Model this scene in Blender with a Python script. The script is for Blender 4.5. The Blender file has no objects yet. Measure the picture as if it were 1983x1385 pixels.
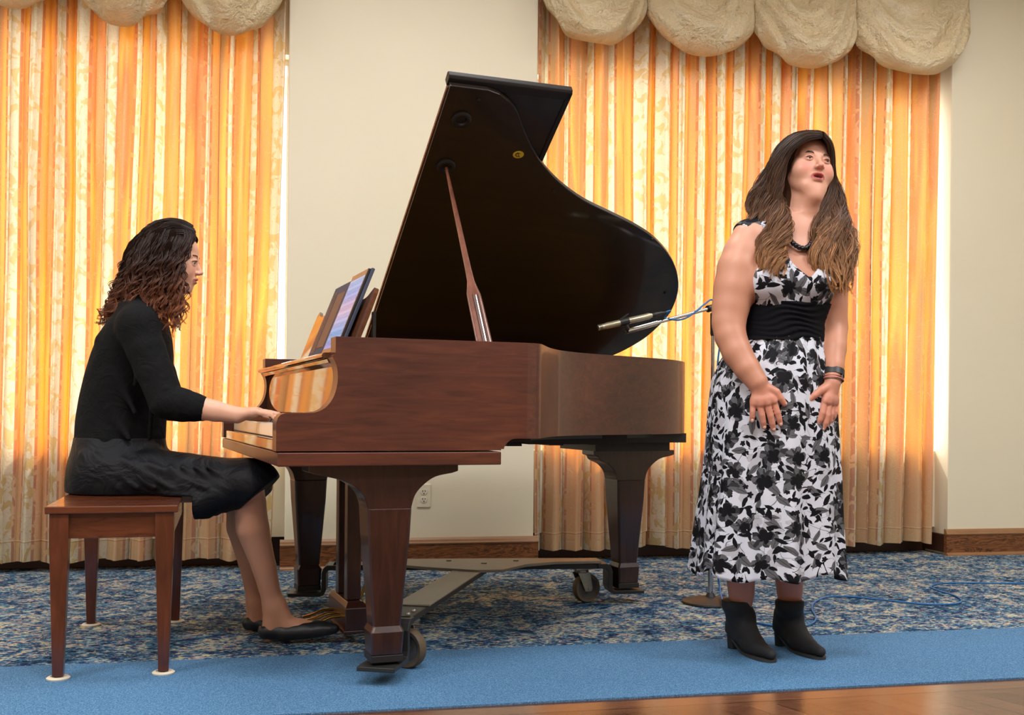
import bpy, bmesh, math, random
import numpy as np
from mathutils import Vector, Matrix, Euler
random.seed(7)
SC = bpy.context.scene
COL = SC.collection
# ------------------------------------------------------------------ camera
FPX, CXP, CYP, ROLL, CAMH, YAW = 2050.0, 991.5, 797.0, 0.0095, 0.81, math.radians(12.2)
F_ = np.array([math.sin(YAW), math.cos(YAW), 0.0])
R0_ = np.array([math.cos(YAW), -math.sin(YAW), 0.0])
Z_ = np.array([0.0, 0.0, 1.0])
R_ = R0_ * math.cos(ROLL) + Z_ * math.sin(ROLL)
U_ = -R0_ * math.sin(ROLL) + Z_ * math.cos(ROLL)
C_ = np.array([0.0, 0.0, CAMH])
cam_data = bpy.data.cameras.new('camera')
cam = bpy.data.objects.new('camera', cam_data)
COL.objects.link(cam)
cam.matrix_world = Matrix(((R_[0], U_[0], -F_[0], 0), (R_[1], U_[1], -F_[1], 0), (R_[2], U_[2], -F_[2], CAMH), (0, 0, 0, 1)))
cam_data.sensor_width = 36.0
cam_data.lens = FPX / 1983 * 36.0
cam_data.shift_y = (CYP - 692.5) / 1983
cam_data.clip_start = 0.05
SC.camera = cam
# ------------------------------------------------------------------ world, lights, exposure
world = bpy.data.worlds.new('world')
SC.world = world
world.use_nodes = True
world.node_tree.nodes['Background'].inputs[0].default_value = (0.92, 0.96, 1.0, 1)
world.node_tree.nodes['Background'].inputs[1].default_value = 1.15
SC.view_settings.view_transform = 'Standard'
SC.view_settings.look = 'None'
SC.view_settings.exposure = 0.0
SC.view_settings.gamma = 1.0
SC.view_settings.use_curve_mapping = False

def area_light(name, loc, rot, sx, sy, power, color, spread=180):
    l = bpy.data.lights.new(name, 'AREA')
    l.shape = 'RECTANGLE'; l.size = sx; l.size_y = sy
    l.energy = power; l.color = color; l.spread = math.radians(spread)
    o = bpy.data.objects.new(name, l)
    o.location = loc; o.rotation_euler = rot
    COL.objects.link(o)
    return o
CEIL = 3.5
WARM = (0.975, 0.98, 1.0)
# ceiling lights of the room: a row over the stage edge and one further back
for i, (x, y, p) in enumerate([(-2.6, 1.6, 78), (0.2, 1.6, 78), (3.0, 1.6, 78), (-2.6, 3.9, 34), (0.6, 3.9, 34), (3.4, 3.9, 34), (0.2, -0.9, 62), (3.2, -0.9, 62), (-2.8, -0.9, 62)]):
    area_light('ceiling_lamp_light', (x, y, CEIL - 0.03), (0, 0, 0), 1.2, 0.6, p * 0.93, WARM)
# daylight outside the two windows, shining in
DAY = (1.0, 0.97, 0.90)
area_light('window_daylight', (-1.2, 6.15, 1.75), (math.radians(-90), 0, 0), 2.6, 2.5, 98, DAY)
area_light('window_daylight', (2.55, 6.15, 1.75), (math.radians(-90), 0, 0), 2.6, 2.5, 98, DAY)

sun = bpy.data.lights.new('sun', 'SUN'); sun.energy = 4.5; sun.angle = math.radians(4); sun.color = (1.0, 0.95, 0.84)
so = bpy.data.objects.new('sun', sun); COL.objects.link(so)
so.rotation_euler = Vector((0.30, -0.62, -0.80)).to_track_quat('-Z', 'Y').to_euler()   # high sun behind the windows, from the left
# ------------------------------------------------------------------ helpers
def q2w(px, py, z):
    """room point seen at image position (px, py), z metres deep"""
    return C_ + (F_ + R_ * (px - CXP) / FPX - U_ * (py - CYP) / FPX) * z
def on_floor(px, py, h=0.0):
    r = F_ + R_ * (px - CXP) / FPX - U_ * (py - CYP) / FPX
    return C_ + r * (h - CAMH) / r[2]

class NT:
    def __init__(s, name):
        s.m = bpy.data.materials.new(name); s.m.use_nodes = True
        s.t = s.m.node_tree; s.n = s.t.nodes; s.l = s.t.links
        s.n.clear()
        s.out = s.n.new('ShaderNodeOutputMaterial')
    def new(s, kind, **kw):
        n = s.n.new('ShaderNode' + kind)
        for k, v in kw.items(): setattr(n, k, v)
        return n
    def put(s, sock, v):
        if isinstance(v, bpy.types.NodeSocket): s.l.new(v, sock)
        elif v is not None:
            if isinstance(v, (tuple, list)) and len(v) == 3 and sock.type == 'RGBA': v = (*v, 1)
            sock.default_value = v
    def math(s, op, a, b=None, c=None, clamp=False):
        n = s.new('Math', operation=op, use_clamp=clamp)
        s.put(n.inputs[0], a)
        if b is not None: s.put(n.inputs[1], b)
        if c is not None: s.put(n.inputs[2], c)
        return n.outputs[0]
    def mix(s, f, a, b, mode='MIX'):
        n = s.new('Mix', data_type='RGBA', blend_type=mode)
        s.put(n.inputs[0], f); s.put(n.inputs[6], a); s.put(n.inputs[7], b)
        return n.outputs[2]
    def ramp(s, f, stops, interp='LINEAR'):
        n = s.new('ValToRGB'); n.color_ramp.interpolation = interp
        e = n.color_ramp.elements
        while len(e) > 1: e.remove(e[0])
        for i, (p, c) in enumerate(stops):
            el = e[0] if i == 0 else e.new(p)
            el.position = p; el.color = (*c, 1) if len(c) == 3 else c
        s.put(n.inputs[0], f)
        return n.outputs[0]
    def sstep(s, x, lo, hi):
        n = s.new('MapRange', interpolation_type='SMOOTHSTEP')
        s.put(n.inputs[0], x); n.inputs[1].default_value = lo; n.inputs[2].default_value = hi
        return n.outputs[0]
    def coord(s, which='Object', scale=(1, 1, 1), rot=(0, 0, 0), loc=(0, 0, 0)):
        tc = s.new('TexCoord'); mp = s.new('Mapping')
        mp.inputs['Scale'].default_value = scale; mp.inputs['Rotation'].default_value = rot; mp.inputs['Location'].default_value = loc
        s.l.new(tc.outputs[which], mp.inputs[0])
        return mp.outputs[0]
    def noise(s, vec, scale=5, detail=2, rough=0.5, dist=0.0, out=0, dim='3D'):
        n = s.new('TexNoise'); n.noise_dimensions = dim
        if vec is not None: s.l.new(vec, n.inputs['Vector'])
        n.inputs['Scale'].default_value = scale; n.inputs['Detail'].default_value = detail
        n.inputs['Roughness'].default_value = rough; n.inputs['Distortion'].default_value = dist
        return n.outputs[out]
    def bump(s, h, strength=0.3, dist=0.01):
        n = s.new('Bump'); s.put(n.inputs['Height'], h)
        n.inputs['Strength'].default_value = strength; n.inputs['Distance'].default_value = dist
        return n.outputs[0]
    def bsdf(s, color, rough=0.5, metal=0.0, normal=None, **kw):
        n = s.new('BsdfPrincipled')
        s.put(n.inputs['Base Color'], color); s.put(n.inputs['Roughness'], rough); s.put(n.inputs['Metallic'], metal)
        if normal is not None: s.l.new(normal, n.inputs['Normal'])
        for k, v in kw.items(): s.put(n.inputs[k], v)
        return n.outputs[0]
    def done(s, surf):
        s.l.new(surf, s.out.inputs[0]); return s.m

def rgb(r, g, b):
    f = lambda c: ((c / 255 + 0.055) / 1.055) ** 2.4 if c > 10 else c / 255 / 12.92
    return (f(r), f(g), f(b))

def plain(name, color, rough=0.5, metal=0.0, var=0.08, scale=30, **kw):
    t = NT(name)
    v = t.noise(t.coord(), scale, 3)
    dark = tuple(c * (1 - var) for c in color); lite = tuple(min(1, c * (1 + var)) for c in color)
    return t.done(t.bsdf(t.mix(v, dark, lite), rough, metal, **kw))

class MB:
    """collects shapes into one mesh"""
    def __init__(s): s.v = []; s.f = []; s.mi = []; s.uv = None
    def add(s, verts, faces, m=0):
        o = len(s.v); s.v += [tuple(map(float, p)) for p in verts]
        for f in faces: s.f.append(tuple(i + o for i in f)); s.mi.append(m)
        return o
    def box(s, lo, hi, m=0, mat=None):
        x0, y0, z0 = lo; x1, y1, z1 = hi
        vs = [(x0,y0,z0),(x1,y0,z0),(x1,y1,z0),(x0,y1,z0),(x0,y0,z1),(x1,y0,z1),(x1,y1,z1),(x0,y1,z1)]
        if mat is not None: vs = [tuple(mat @ Vector(p)) for p in vs]
        s.add(vs, [(3,2,1,0),(4,5,6,7),(0,1,5,4),(1,2,6,5),(2,3,7,6),(3,0,4,7)], m)
    def prism(s, pts, fn0, fn1, m=0):
        """pts: closed 2D outline, fn0/fn1 map a point to the two end positions"""
        n = len(pts)
        vs = [fn0(p) for p in pts] + [fn1(p) for p in pts]
        fs = [tuple(range(n))[::-1], tuple(range(n, 2 * n))] + [(i, (i + 1) % n, (i + 1) % n + n, i + n) for i in range(n)]
        s.add(vs, fs, m)
    def loft(s, rings, m=0, cap=True, closed=True):
        n = len(rings[0]); o = len(s.v)
        vs = [p for r in rings for p in r]; fs = []
        for j in range(len(rings) - 1):
            for i in range(n if closed else n - 1):
                a = j * n + i; b = j * n + (i + 1) % n
                fs.append((a, b, b + n, a + n))
        if cap and closed:
            fs.append(tuple(range(n))[::-1]); fs.append(tuple(range((len(rings) - 1) * n, len(rings) * n)))
        s.add(vs, fs, m)
    def tube(s, path, rad, n=8, m=0, cap=True, squash=None):
        P = [Vector(p) for p in path]; k = len(P)
        if not hasattr(rad, '__len__'): rad = [rad] * k
        T = [(P[min(i + 1, k - 1)] - P[max(i - 1, 0)]).normalized() for i in range(k)]
        ref = Vector((0, 0, 1)) if abs(T[0].z) < 0.9 else Vector((1, 0, 0))
        N = T[0].cross(ref).normalized(); rings = []
        for i in range(k):
            N = (N - T[i] * N.dot(T[i]))
            N = N.normalized() if N.length > 1e-6 else T[i].orthogonal().normalized()
            B = T[i].cross(N)
            rings.append([P[i] + N * (rad[i] * math.cos(2 * math.pi * j / n)) + B * (rad[i] * math.sin(2 * math.pi * j / n)) for j in range(n)])
        s.loft(rings, m, cap)
    def lathe(s, prof, n=24, mat=None, m=0, cap=True):
        rings = []
        for r, z in prof:
            ring = [Vector((r * math.cos(2 * math.pi * j / n), r * math.sin(2 * math.pi * j / n), z)) for j in range(n)]
            rings.append([mat @ p if mat is not None else p for p in ring])
        s.loft(rings, m, cap)
    def cyl(s, p0, p1, r, n=16, m=0): s.tube([p0, p1], r, n, m)
    def ball(s, c, r, nu=16, nv=10, m=0, mat=None):
        rings = []
        for j in range(nv + 1):
            a = -math.pi / 2 + math.pi * j / nv
            rr = max(math.cos(a), 0.02)
            q = [Vector((r[0] * rr * math.cos(2 * math.pi * i / nu), r[1] * rr * math.sin(2 * math.pi * i / nu), r[2] * math.sin(a))) for i in range(nu)]
            rings.append([(mat @ p if mat is not None else p) + Vector(c) for p in q])
        s.loft(rings, m, True)
    def build(s, name, mats, parent=None, smooth=False, bevel=0.0, seg=2, loc=None, rotz=None, angle=35):
        me = bpy.data.meshes.new(name)
        me.from_pydata(s.v, [], s.f)
        if not isinstance(mats, (list, tuple)): mats = [mats]
        for m in mats: me.materials.append(m)
        if len(mats) > 1: me.polygons.foreach_set('material_index', s.mi)
        bm = bmesh.new(); bm.from_mesh(me); bmesh.ops.recalc_face_normals(bm, faces=bm.faces[:]); bm.to_mesh(me); bm.free()
        o = bpy.data.objects.new(name, me); COL.objects.link(o)
        if smooth is True: me.polygons.foreach_set('use_smooth', [True] * len(me.polygons))
        elif smooth: me.set_sharp_from_angle(angle=math.radians(smooth))
        if smooth and smooth is not True: me.polygons.foreach_set('use_smooth', [True] * len(me.polygons)); me.set_sharp_from_angle(angle=math.radians(smooth))
        if bevel > 0:
            md = o.modifiers.new('bevel', 'BEVEL'); md.width = bevel; md.segments = seg; md.limit_method = 'ANGLE'; md.angle_limit = math.radians(angle)
        if parent is not None: o.parent = parent
        if loc is not None: o.location = loc
        if rotz is not None: o.rotation_euler = (0, 0, rotz)
        return o

def tag(o, label=None, cat=None, group=None, kind=None):
    if label: o['label'] = label
    if cat: o['category'] = cat
    if group: o['group'] = group
    if kind: o['kind'] = kind
    return o
def empty(name, loc, rotz=0.0):
    o = bpy.data.objects.new(name, None); COL.objects.link(o)
    o.location = loc; o.rotation_euler = (0, 0, rotz); o.empty_display_size = 0.1
    return o
def catmull(pts, per=6, closed=False):
    P = [np.array(p, float) for p in pts]; n = len(P); out = []
    rng = range(n) if closed else range(n - 1)
    for i in rng:
        if closed: a, b, c, d = P[(i - 1) % n], P[i], P[(i + 1) % n], P[(i + 2) % n]
        else: a, b, c, d = P[max(i - 1, 0)], P[i], P[i + 1], P[min(i + 2, n - 1)]
        for k in range(per):
            t = k / per
            out.append(0.5 * ((2 * b) + (c - a) * t + (2 * a - 5 * b + 4 * c - d) * t * t + (3 * b - a - 3 * c + d) * t ** 3))
    if not closed: out.append(P[-1])
    return out
def set_color_attr(me, name, cols):
    at = me.color_attributes.new(name, 'FLOAT_COLOR', 'POINT')
    c = np.ones((len(me.vertices), 4), np.float32); c[:, :3] = cols
    at.data.foreach_set('color', c.ravel())
def set_uv(me, uvs):
    uvl = me.uv_layers.new(name='UVMap')
    idx = np.empty(len(me.loops), np.int64); me.loops.foreach_get('vertex_index', idx)
    uvl.data.foreach_set('uv', np.asarray(uvs, np.float32)[idx].ravel())
# ================================================================== room materials
def wall_mat():
    t = NT('cream_wall_paint')
    c = t.coord('Object')
    n1 = t.noise(c, 1.3, 3, 0.5); n2 = t.noise(c, 160, 2, 0.6)
    col = t.mix(n1, rgb(224, 214, 186), rgb(232, 222, 196))
    return t.done(t.bsdf(col, 0.55, normal=t.bump(n2, 0.06, 0.002)))
def dark_wood_trim():
    t = NT('stained_baseboard_wood')
    c = t.coord('Object', scale=(1.6, 3, 13))
    g = t.noise(c, 2.2, 5, 0.55, 1.2)
    rings = t.math('FRACT', t.math('MULTIPLY', g, 9.0))
    col = t.ramp(rings, [(0.0, rgb(50, 26, 10)), (0.14, rgb(106, 62, 30)), (0.55, rgb(138, 86, 46)), (0.88, rgb(100, 58, 28)), (1.0, rgb(46, 24, 10))])
    return t.done(t.bsdf(col, 0.38, normal=t.bump(rings, 0.05, 0.002)))
def shoe_mat():
    t = NT('lighter_moulding_wood')
    g = t.noise(t.coord('Object', scale=(2, 14, 14)), 4, 4, 0.6, 0.6)
    return t.done(t.bsdf(t.mix(g, rgb(126, 88, 56), rgb(164, 122, 84)), 0.36))
def carpet_pattern_mat():
    t = NT('patterned_blue_carpet')
    c = t.coord('Object')
    w = t.noise(t.coord('Object', scale=(1, 1, 1)), 2.2, 3, 0.5, 0.0, 1)
    # loops of yarn: short dashes along the room width, clumped by a larger leaf pattern
    cs = t.new('Mapping'); t.l.new(t.mix(0.04, c, w), cs.inputs[0]); cs.inputs['Scale'].default_value = (46, 90, 1)
    a = t.noise(cs.outputs[0], 1.0, 3, 0.62, 0.9)
    big = t.noise(c, 7.0, 3, 0.6, 1.2)
    v = t.math('ADD', t.math('MULTIPLY', a, 0.72), t.math('MULTIPLY', big, 0.38))
    blue = t.ramp(t.noise(c, 24, 3, 0.6, 0.5), [(0.3, rgb(24, 48, 84)), (0.45, rgb(44, 84, 130)), (0.55, rgb(58, 112, 148)), (0.66, rgb(104, 154, 182))])
    beige = t.ramp(t.noise(c, 17, 2, 0.5), [(0.35, rgb(214, 198, 150)), (0.5, rgb(196, 202, 176)), (0.6, rgb(206, 170, 146)), (0.7, rgb(170, 198, 200))])
    navy = rgb(16, 26, 46)
    m1 = t.sstep(v, 0.580, 0.61)
    m0 = t.sstep(v, 0.455, 0.51)
    col = t.mix(m0, navy, blue); col = t.mix(m1, col, beige)
    fine = t.noise(t.coord('Object', scale=(420, 420, 1)), 1.0, 1)
    col = t.mix(t.math('MULTIPLY', fine, 0.35), col, (0.02, 0.03, 0.05), 'MULTIPLY')
    h = t.math('ADD', a, t.math('MULTIPLY', fine, 0.5))
    return t.done(t.bsdf(col, 0.95, normal=t.bump(h, 0.5, 0.004), **{'Specular IOR Level': 0.1}))
def carpet_plain_mat():
    t = NT('solid_blue_carpet')
    fine = t.noise(t.coord('Object', scale=(1, 1, 1)), 260, 2, 0.7)
    soft = t.noise(t.coord('Object'), 3, 2)
    col = t.ramp(fine, [(0.28, rgb(40, 70, 102)), (0.5, rgb(76, 118, 154)), (0.72, rgb(124, 162, 192))])
    col = t.mix(t.math('MULTIPLY', soft, 0.25), col, rgb(78, 120, 164))
    return t.done(t.bsdf(col, 0.95, normal=t.bump(fine, 0.5, 0.004), **{'Specular IOR Level': 0.1}))
def parquet_mat():
    t = NT('glossy_brown_parquet')
    tc = t.new('TexCoord'); sep = t.new('SeparateXYZ'); t.l.new(tc.outputs['Object'], sep.inputs[0])
    x, y = sep.outputs[0], sep.outputs[1]
    # border rows run along the carpet; the field is laid in diagonal strips
    yb = t.math('MULTIPLY', y, 1 / 0.075)
    rowb = t.math('FLOOR', yb)
    lineb = t.math('LESS_THAN', t.math('FRACT', yb), 0.07)
    u = t.math('ADD', t.math('MULTIPLY', x, 0.94), t.math('MULTIPLY', y, 0.34))
    v = t.math('SUBTRACT', t.math('MULTIPLY', y, 0.94), t.math('MULTIPLY', x, 0.34))
    ud = t.math('MULTIPLY', u, 1 / 0.085)
    rowd = t.math('FLOOR', ud)
    lined = t.math('LESS_THAN', t.math('FRACT', ud), 0.05)
    border = t.math('GREATER_THAN', y, 2.74)
    rowid = t.math('ADD', t.math('MULTIPLY', rowb, border), t.math('MULTIPLY', rowd, t.math('SUBTRACT', 1.0, border)))
    line = t.math('ADD', t.math('MULTIPLY', lineb, border), t.math('MULTIPLY', lined, t.math('SUBTRACT', 1.0, border)))
    wn = t.new('TexWhiteNoise', noise_dimensions='1D'); t.l.new(rowid, wn.inputs['W'])
    g = t.noise(t.coord('Object', scale=(2.5, 26, 1)), 5, 5, 0.6, 0.8)
    gm = t.math('ADD', t.math('MULTIPLY', g, 0.7), t.math('MULTIPLY', wn.outputs[0], 0.3))
    col = t.ramp(gm, [(0.25, rgb(62, 37, 25)), (0.5, rgb(92, 59, 41)), (0.75, rgb(118, 80, 57))])
    col = t.mix(line, col, rgb(52, 28, 16))
    rough = t.math('ADD', 0.11, t.math('MULTIPLY', g, 0.2))
    h = t.math('SUBTRACT', t.math('MULTIPLY', g, 0.25), line)
    return t.done(t.bsdf(col, rough, normal=t.bump(h, 0.18, 0.002), **{'Specular IOR Level': 0.6}))
M_wall = wall_mat(); M_trim = dark_wood_trim(); M_shoe = shoe_mat()
M_ceil = plain('white_ceiling', rgb(232, 230, 222), 0.9)
M_black = plain('flat_black_shadow_paint', (0.012, 0.011, 0.010), 0.9)

X0, X1, Y0, Y1 = -4.2, 5.6, -3.2, 5.46      # room extents, Y1 = front face of the window wall
YB = 5.70                                    # back of the window recesses
def struct(name, mb, mat, **kw):
    return tag(mb.build(name, mat, **kw), kind='structure')
# floor: carpet runner patterned, plain band, wooden dance floor
m = MB(); m.box((X0, 3.55, -0.06), (X1, 5.98, 0.0)); struct('floor_patterned_carpet', m, carpet_pattern_mat())
m = MB(); m.box((X0, 2.87, -0.06), (X1, 3.55, 0.001)); struct('floor_plain_carpet', m, carpet_plain_mat())
m = MB(); m.box((X0, Y0, -0.06), (X1, 2.87, -0.004)); struct('floor_parquet', m, parquet_mat())
m = MB(); m.box((X0, Y0, CEIL), (X1, 5.98, CEIL + 0.1)); struct('ceiling', m, M_ceil)
m = MB(); m.box((X0 - 0.15, Y0, -0.06), (X0, 5.98, CEIL)); struct('wall_left', m, M_wall)
m = MB(); m.box((X1, Y0, -0.06), (X1 + 0.15, 5.98, CEIL)); struct('wall_right', m, M_wall)
m = MB(); m.box((X0, Y0 - 0.15, -0.06), (X1, Y0, CEIL)); struct('wall_near', m, plain('warm_tan_wall', rgb(170, 140, 112), 0.6))
# window wall: piers, sills and headers
bays = [(-2.42, 0.012), (1.303, 3.770)]
m = MB()
for x0, x1 in [(X0, bays[0][0]), (bays[0][1], bays[1][0]), (bays[1][1], X1)]:
    m.box((x0, Y1, 0), (x1, 5.98, CEIL))
o = struct('wall_back', m, M_wall, bevel=0.006)
m = MB()
for x0, x1 in bays:
    m.box((x0, YB, 0), (x1, 5.98, 0.60)); m.box((x0, YB - 0.11, 0.152), (x1, YB + 0.02, 0.60)); m.box((x0, YB - 0.05, 2.66), (x1, 5.98, CEIL))
struct('wall_back_recess', m, M_wall)
m = MB(); m.box((X0, 5.98, 2.70), (X1, 6.52, 2.80)); struct('unseen_eave_1', m, M_ceil)   # unseen roof eave outside, sized to keep sun off the upper windows
# baseboards with a cap moulding and a shoe moulding
def baseboard(name, x0, x1, y, h=0.152):
    m = MB()
    prof = [(0, 0.018), (0.022, 0.018), (0.022, h - 0.034), (0.0, h - 0.034)]
    m.box((x0, y - 0.022, 0.016), (x1, y + 0.004, h - 0.030), 0)
    cap = [(0.004, h - 0.032), (-0.026, h - 0.032), (-0.028, h - 0.026), (-0.022, h - 0.020), (-0.018, h - 0.010), (-0.010, h), (0.004, h)]
    m.prism(cap, lambda p: (x0, y + p[0], p[1]), lambda p: (x1, y + p[0], p[1]), 1)
    shoe = [(0.004, 0), (-0.036, 0), (-0.035, 0.008), (-0.030, 0.014), (-0.022, 0.018), (0.004, 0.018)]
    m.prism(shoe, lambda p: (x0, y + p[0], p[1]), lambda p: (x1, y + p[0], p[1]), 1)
    return m
for nm, x0, x1 in (('baseboard_center', bays[0][1] - 0.022, bays[1][0] + 0.022), ('baseboard_right', bays[1][1] - 0.022, X1), ('baseboard_left', X0, bays[0][0] + 0.022)):
    struct(nm, baseboard(nm, x0, x1, Y1), [M_trim, M_shoe])
# returns of the recess and the dark skirting under the windows
m = MB()
for x0, x1 in bays:
    m.box((x0, YB - 0.02, 0), (x1, YB + 0.003, 0.15), 0)
    m.box((x0 - 0.003, Y1 + 0.002, 0.016), (x0 + 0.02, YB - 0.018, 0.12), 0); m.box((x1 - 0.02, Y1 + 0.002, 0.016), (x1 + 0.003, YB - 0.018, 0.12), 0)
struct('baseboard_recess', m, plain('dark_stained_skirting', rgb(58, 34, 20), 0.45), bevel=0.003)
# window frames and panes
M_frame = plain('white_window_frame', rgb(225, 222, 212), 0.4)
tg = NT('window_glass'); gl = tg.new('BsdfGlass'); gl.inputs['IOR'].default_value = 1.01; gl.inputs['Roughness'].default_value = 0
tr = tg.new('BsdfTransparent'); mx = tg.new('MixShader'); mx.inputs[0].default_value = 0.92
tg.l.new(gl.outputs[0], mx.inputs[1]); tg.l.new(tr.outputs[0], mx.inputs[2]); M_glass = tg.done(mx.outputs[0])
for i, (x0, x1) in enumerate(bays):
    m = MB(); w = 0.02
    m.box((x0, 5.74, 0.60), (x1, 5.80, 0.63)); m.box((x0, 5.74, 2.63), (x1, 5.80, 2.66))
    m.box((x0, 5.74, 0.63), (x0 + w, 5.80, 2.63)); m.box((x1 - 0.006, 5.74, 0.63), (x1, 5.80, 2.63))
    xm = (x0 + x1) / 2
    m.box((xm - 0.02, 5.74, 0.63), (xm + 0.02, 5.80, 2.63))
    fr = struct('window_%d' % (i + 1), m, M_frame)
    m = MB(); m.box((x0 + w, 5.765, 0.63), (xm - 0.02, 5.771, 2.63)); m.box((xm + 0.02, 5.765, 0.63), (x1 - w, 5.771, 2.63))
    m.build('pane', M_glass, fr)
# wall outlet on the centre pier
ol = empty('wall_outlet', (0.716, Y1, 0.369)); tag(ol, 'ivory duplex wall outlet on the cream pier behind the piano', 'outlet')
M_ivory = plain('ivory_plastic', rgb(226, 217, 192), 0.35)
m = MB(); m.box((-0.036, -0.007, -0.061), (0.036, 0, 0.061)); m.build('cover_plate', M_ivory, ol, bevel=0.004)
M_slot = plain('outlet_slot_dark', (0.01, 0.01, 0.012), 0.6)
for zc in (0.020, -0.020):
    m = MB(); m.lathe([(0.0165, 0), (0.0165, 0.003), (0.015, 0.0035)], 20, Matrix.Translation((0, -0.007, zc)) @ Matrix.Rotation(math.radians(90), 4, 'X')); r = m.build('receptacle', M_ivory, ol)
    m = MB(); m.box((-0.0080, -0.0115, zc - 0.001), (-0.0050, -0.0102, zc + 0.009)); m.box((0.0050, -0.0115, zc), (0.0080, -0.0102, zc + 0.008))
    m.box((-0.003, -0.0115, zc - 0.011), (0.003, -0.0102, zc - 0.006)); m.build('socket_slot', M_slot, r)

# ================================================================== curtains
def curtain_mat():
    t = NT('striped_damask_curtain')
    uv = t.new('UVMap'); uv.uv_map = 'UVMap'
    sep = t.new('SeparateXYZ'); t.l.new(uv.outputs[0], sep.inputs[0])
    u, v = sep.outputs[0], sep.outputs[1]
    P = 0.265
    cx = t.new('CombineXYZ'); t.l.new(u, cx.inputs[0]); wob = t.noise(cx.outputs[0], 3.1, 1)
    ph = t.math('FRACT', t.math('MULTIPLY', t.math('ADD', u, t.math('MULTIPLY', wob, 0.22)), 1 / P))
    # which stripe: apricot, rose edge, cream floral, rose edge
    cream = t.math('MULTIPLY', t.sstep(ph, 0.555, 0.565), t.math('SUBTRACT', 1.0, t.sstep(ph, 0.935, 0.945)))
    rose = t.math('ADD', t.math('MULTIPLY', t.sstep(ph, 0.505, 0.51), t.math('SUBTRACT', 1.0, t.sstep(ph, 0.555, 0.56))), t.sstep(ph, 0.945, 0.95))
    # damask figure: level lines of a warped noise
    mp = t.new('Mapping'); t.l.new(uv.outputs[0], mp.inputs[0]); mp.inputs['Scale'].default_value = (1, 1, 1)
    nz = t.noise(mp.outputs[0], 11, 1.5, 0.5, 1.6)
    lines = t.math('ABSOLUTE', t.math('SUBTRACT', t.math('FRACT', t.math('MULTIPLY', nz, 6.0)), 0.5))
    outline = t.math('SUBTRACT', 1.0, t.sstep(lines, 0.03, 0.11))
    leaf = t.sstep(t.noise(mp.outputs[0], 14, 2, 0.5, 0.8), 0.52, 0.56)
    weave = t.noise(t.coord('UV', scale=(90, 900, 1)), 1.0, 2, 0.6)
    tone = t.noise(t.coord('UV', scale=(9, 0.6, 1)), 1.0, 2, 0.5)
    # seen by room light
    apr = t.mix(t.math('MULTIPLY', outline, 0.30), rgb(224, 194, 150), rgb(238, 212, 172))
    crm = t.mix(t.math('MULTIPLY', leaf, 0.75), rgb(224, 218, 196), rgb(190, 168, 98)); crm = t.mix(t.math('MULTIPLY', outline, 0.5), crm, rgb(188, 170, 116))
    ros = t.mix(leaf, rgb(192, 146, 120), rgb(232, 200, 158))
    fleck = t.math('GREATER_THAN', t.noise(t.coord('UV', scale=(260, 420, 1)), 1.0, 2, 0.6), 0.60); apr = t.mix(t.math('MULTIPLY', fleck, 0.28), apr, rgb(150, 100, 58)); dif = t.mix(cream, apr, crm); dif = t.mix(rose, dif, ros)
    dif = t.mix(t.math('MULTIPLY', weave, 0.24), dif, rgb(120, 84, 50))
    seam = t.math('LESS_THAN', t.math('ABSOLUTE', t.math('SUBTRACT', v, 0.158)), 0.0028); dif = t.mix(t.math('MULTIPLY', seam, 0.6), dif, rgb(250, 228, 186)); seam2 = t.math('LESS_THAN', t.math('ABSOLUTE', t.math('SUBTRACT', v, 0.1525)), 0.0022); dif = t.mix(t.math('MULTIPLY', seam2, 0.6), dif, rgb(130, 98, 62))
    # what daylight becomes on its way through
    t_apr = t.ramp(tone, [(0.34, (0.40, 0.19, 0.06)), (0.42, (0.92, 0.24, 0.004)), (0.52, (1.0, 0.38, 0.015)), (0.60, (0.72, 0.10, 0.0)), (0.68, (0.46, 0.20, 0.06))]); t_apr = t.mix(t.math('MULTIPLY', outline, 0.18), t_apr, (1.0, 0.60, 0.20))
    t_crm = t.mix(t.math('MULTIPLY', leaf, 0.55), (0.78, 0.70, 0.50), (0.85, 0.48, 0.10))
    t_ros = (0.60, 0.16, 0.04)
    tra = t.mix(cream, t_apr, t_crm); tra = t.mix(rose, tra, t_ros)
    tra = t.mix(t.math('MULTIPLY', weave, 0.25), tra, (0.7, 0.25, 0.02))
    h = t.math('ADD', t.math('MULTIPLY', outline, 0.6), t.math('MULTIPLY', weave, 0.3))
    bn = t.bump(h, 0.45, 0.004)
    d = t.new('BsdfDiffuse'); t.l.new(dif, d.inputs[0]); t.l.new(bn, d.inputs['Normal'])
    tl = t.new('BsdfTranslucent'); t.l.new(tra, tl.inputs[0]); t.l.new(bn, tl.inputs['Normal'])
    gls = t.new('BsdfGlossy'); gls.inputs['Roughness'].default_value = 0.45; gls.inputs[0].default_value = (1, 0.9, 0.75, 1)
    a = t.new('MixShader'); a.inputs[0].default_value = 0.41; t.l.new(d.outputs[0], a.inputs[1]); t.l.new(tl.outputs[0], a.inputs[2])
    b = t.new('MixShader'); b.inputs[0].default_value = 0.05; t.l.new(a.outputs[0], b.inputs[1]); t.l.new(gls.outputs[0], b.inputs[2])
    return t.done(b.outputs[0])
M_curtain = curtain_mat()
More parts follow.
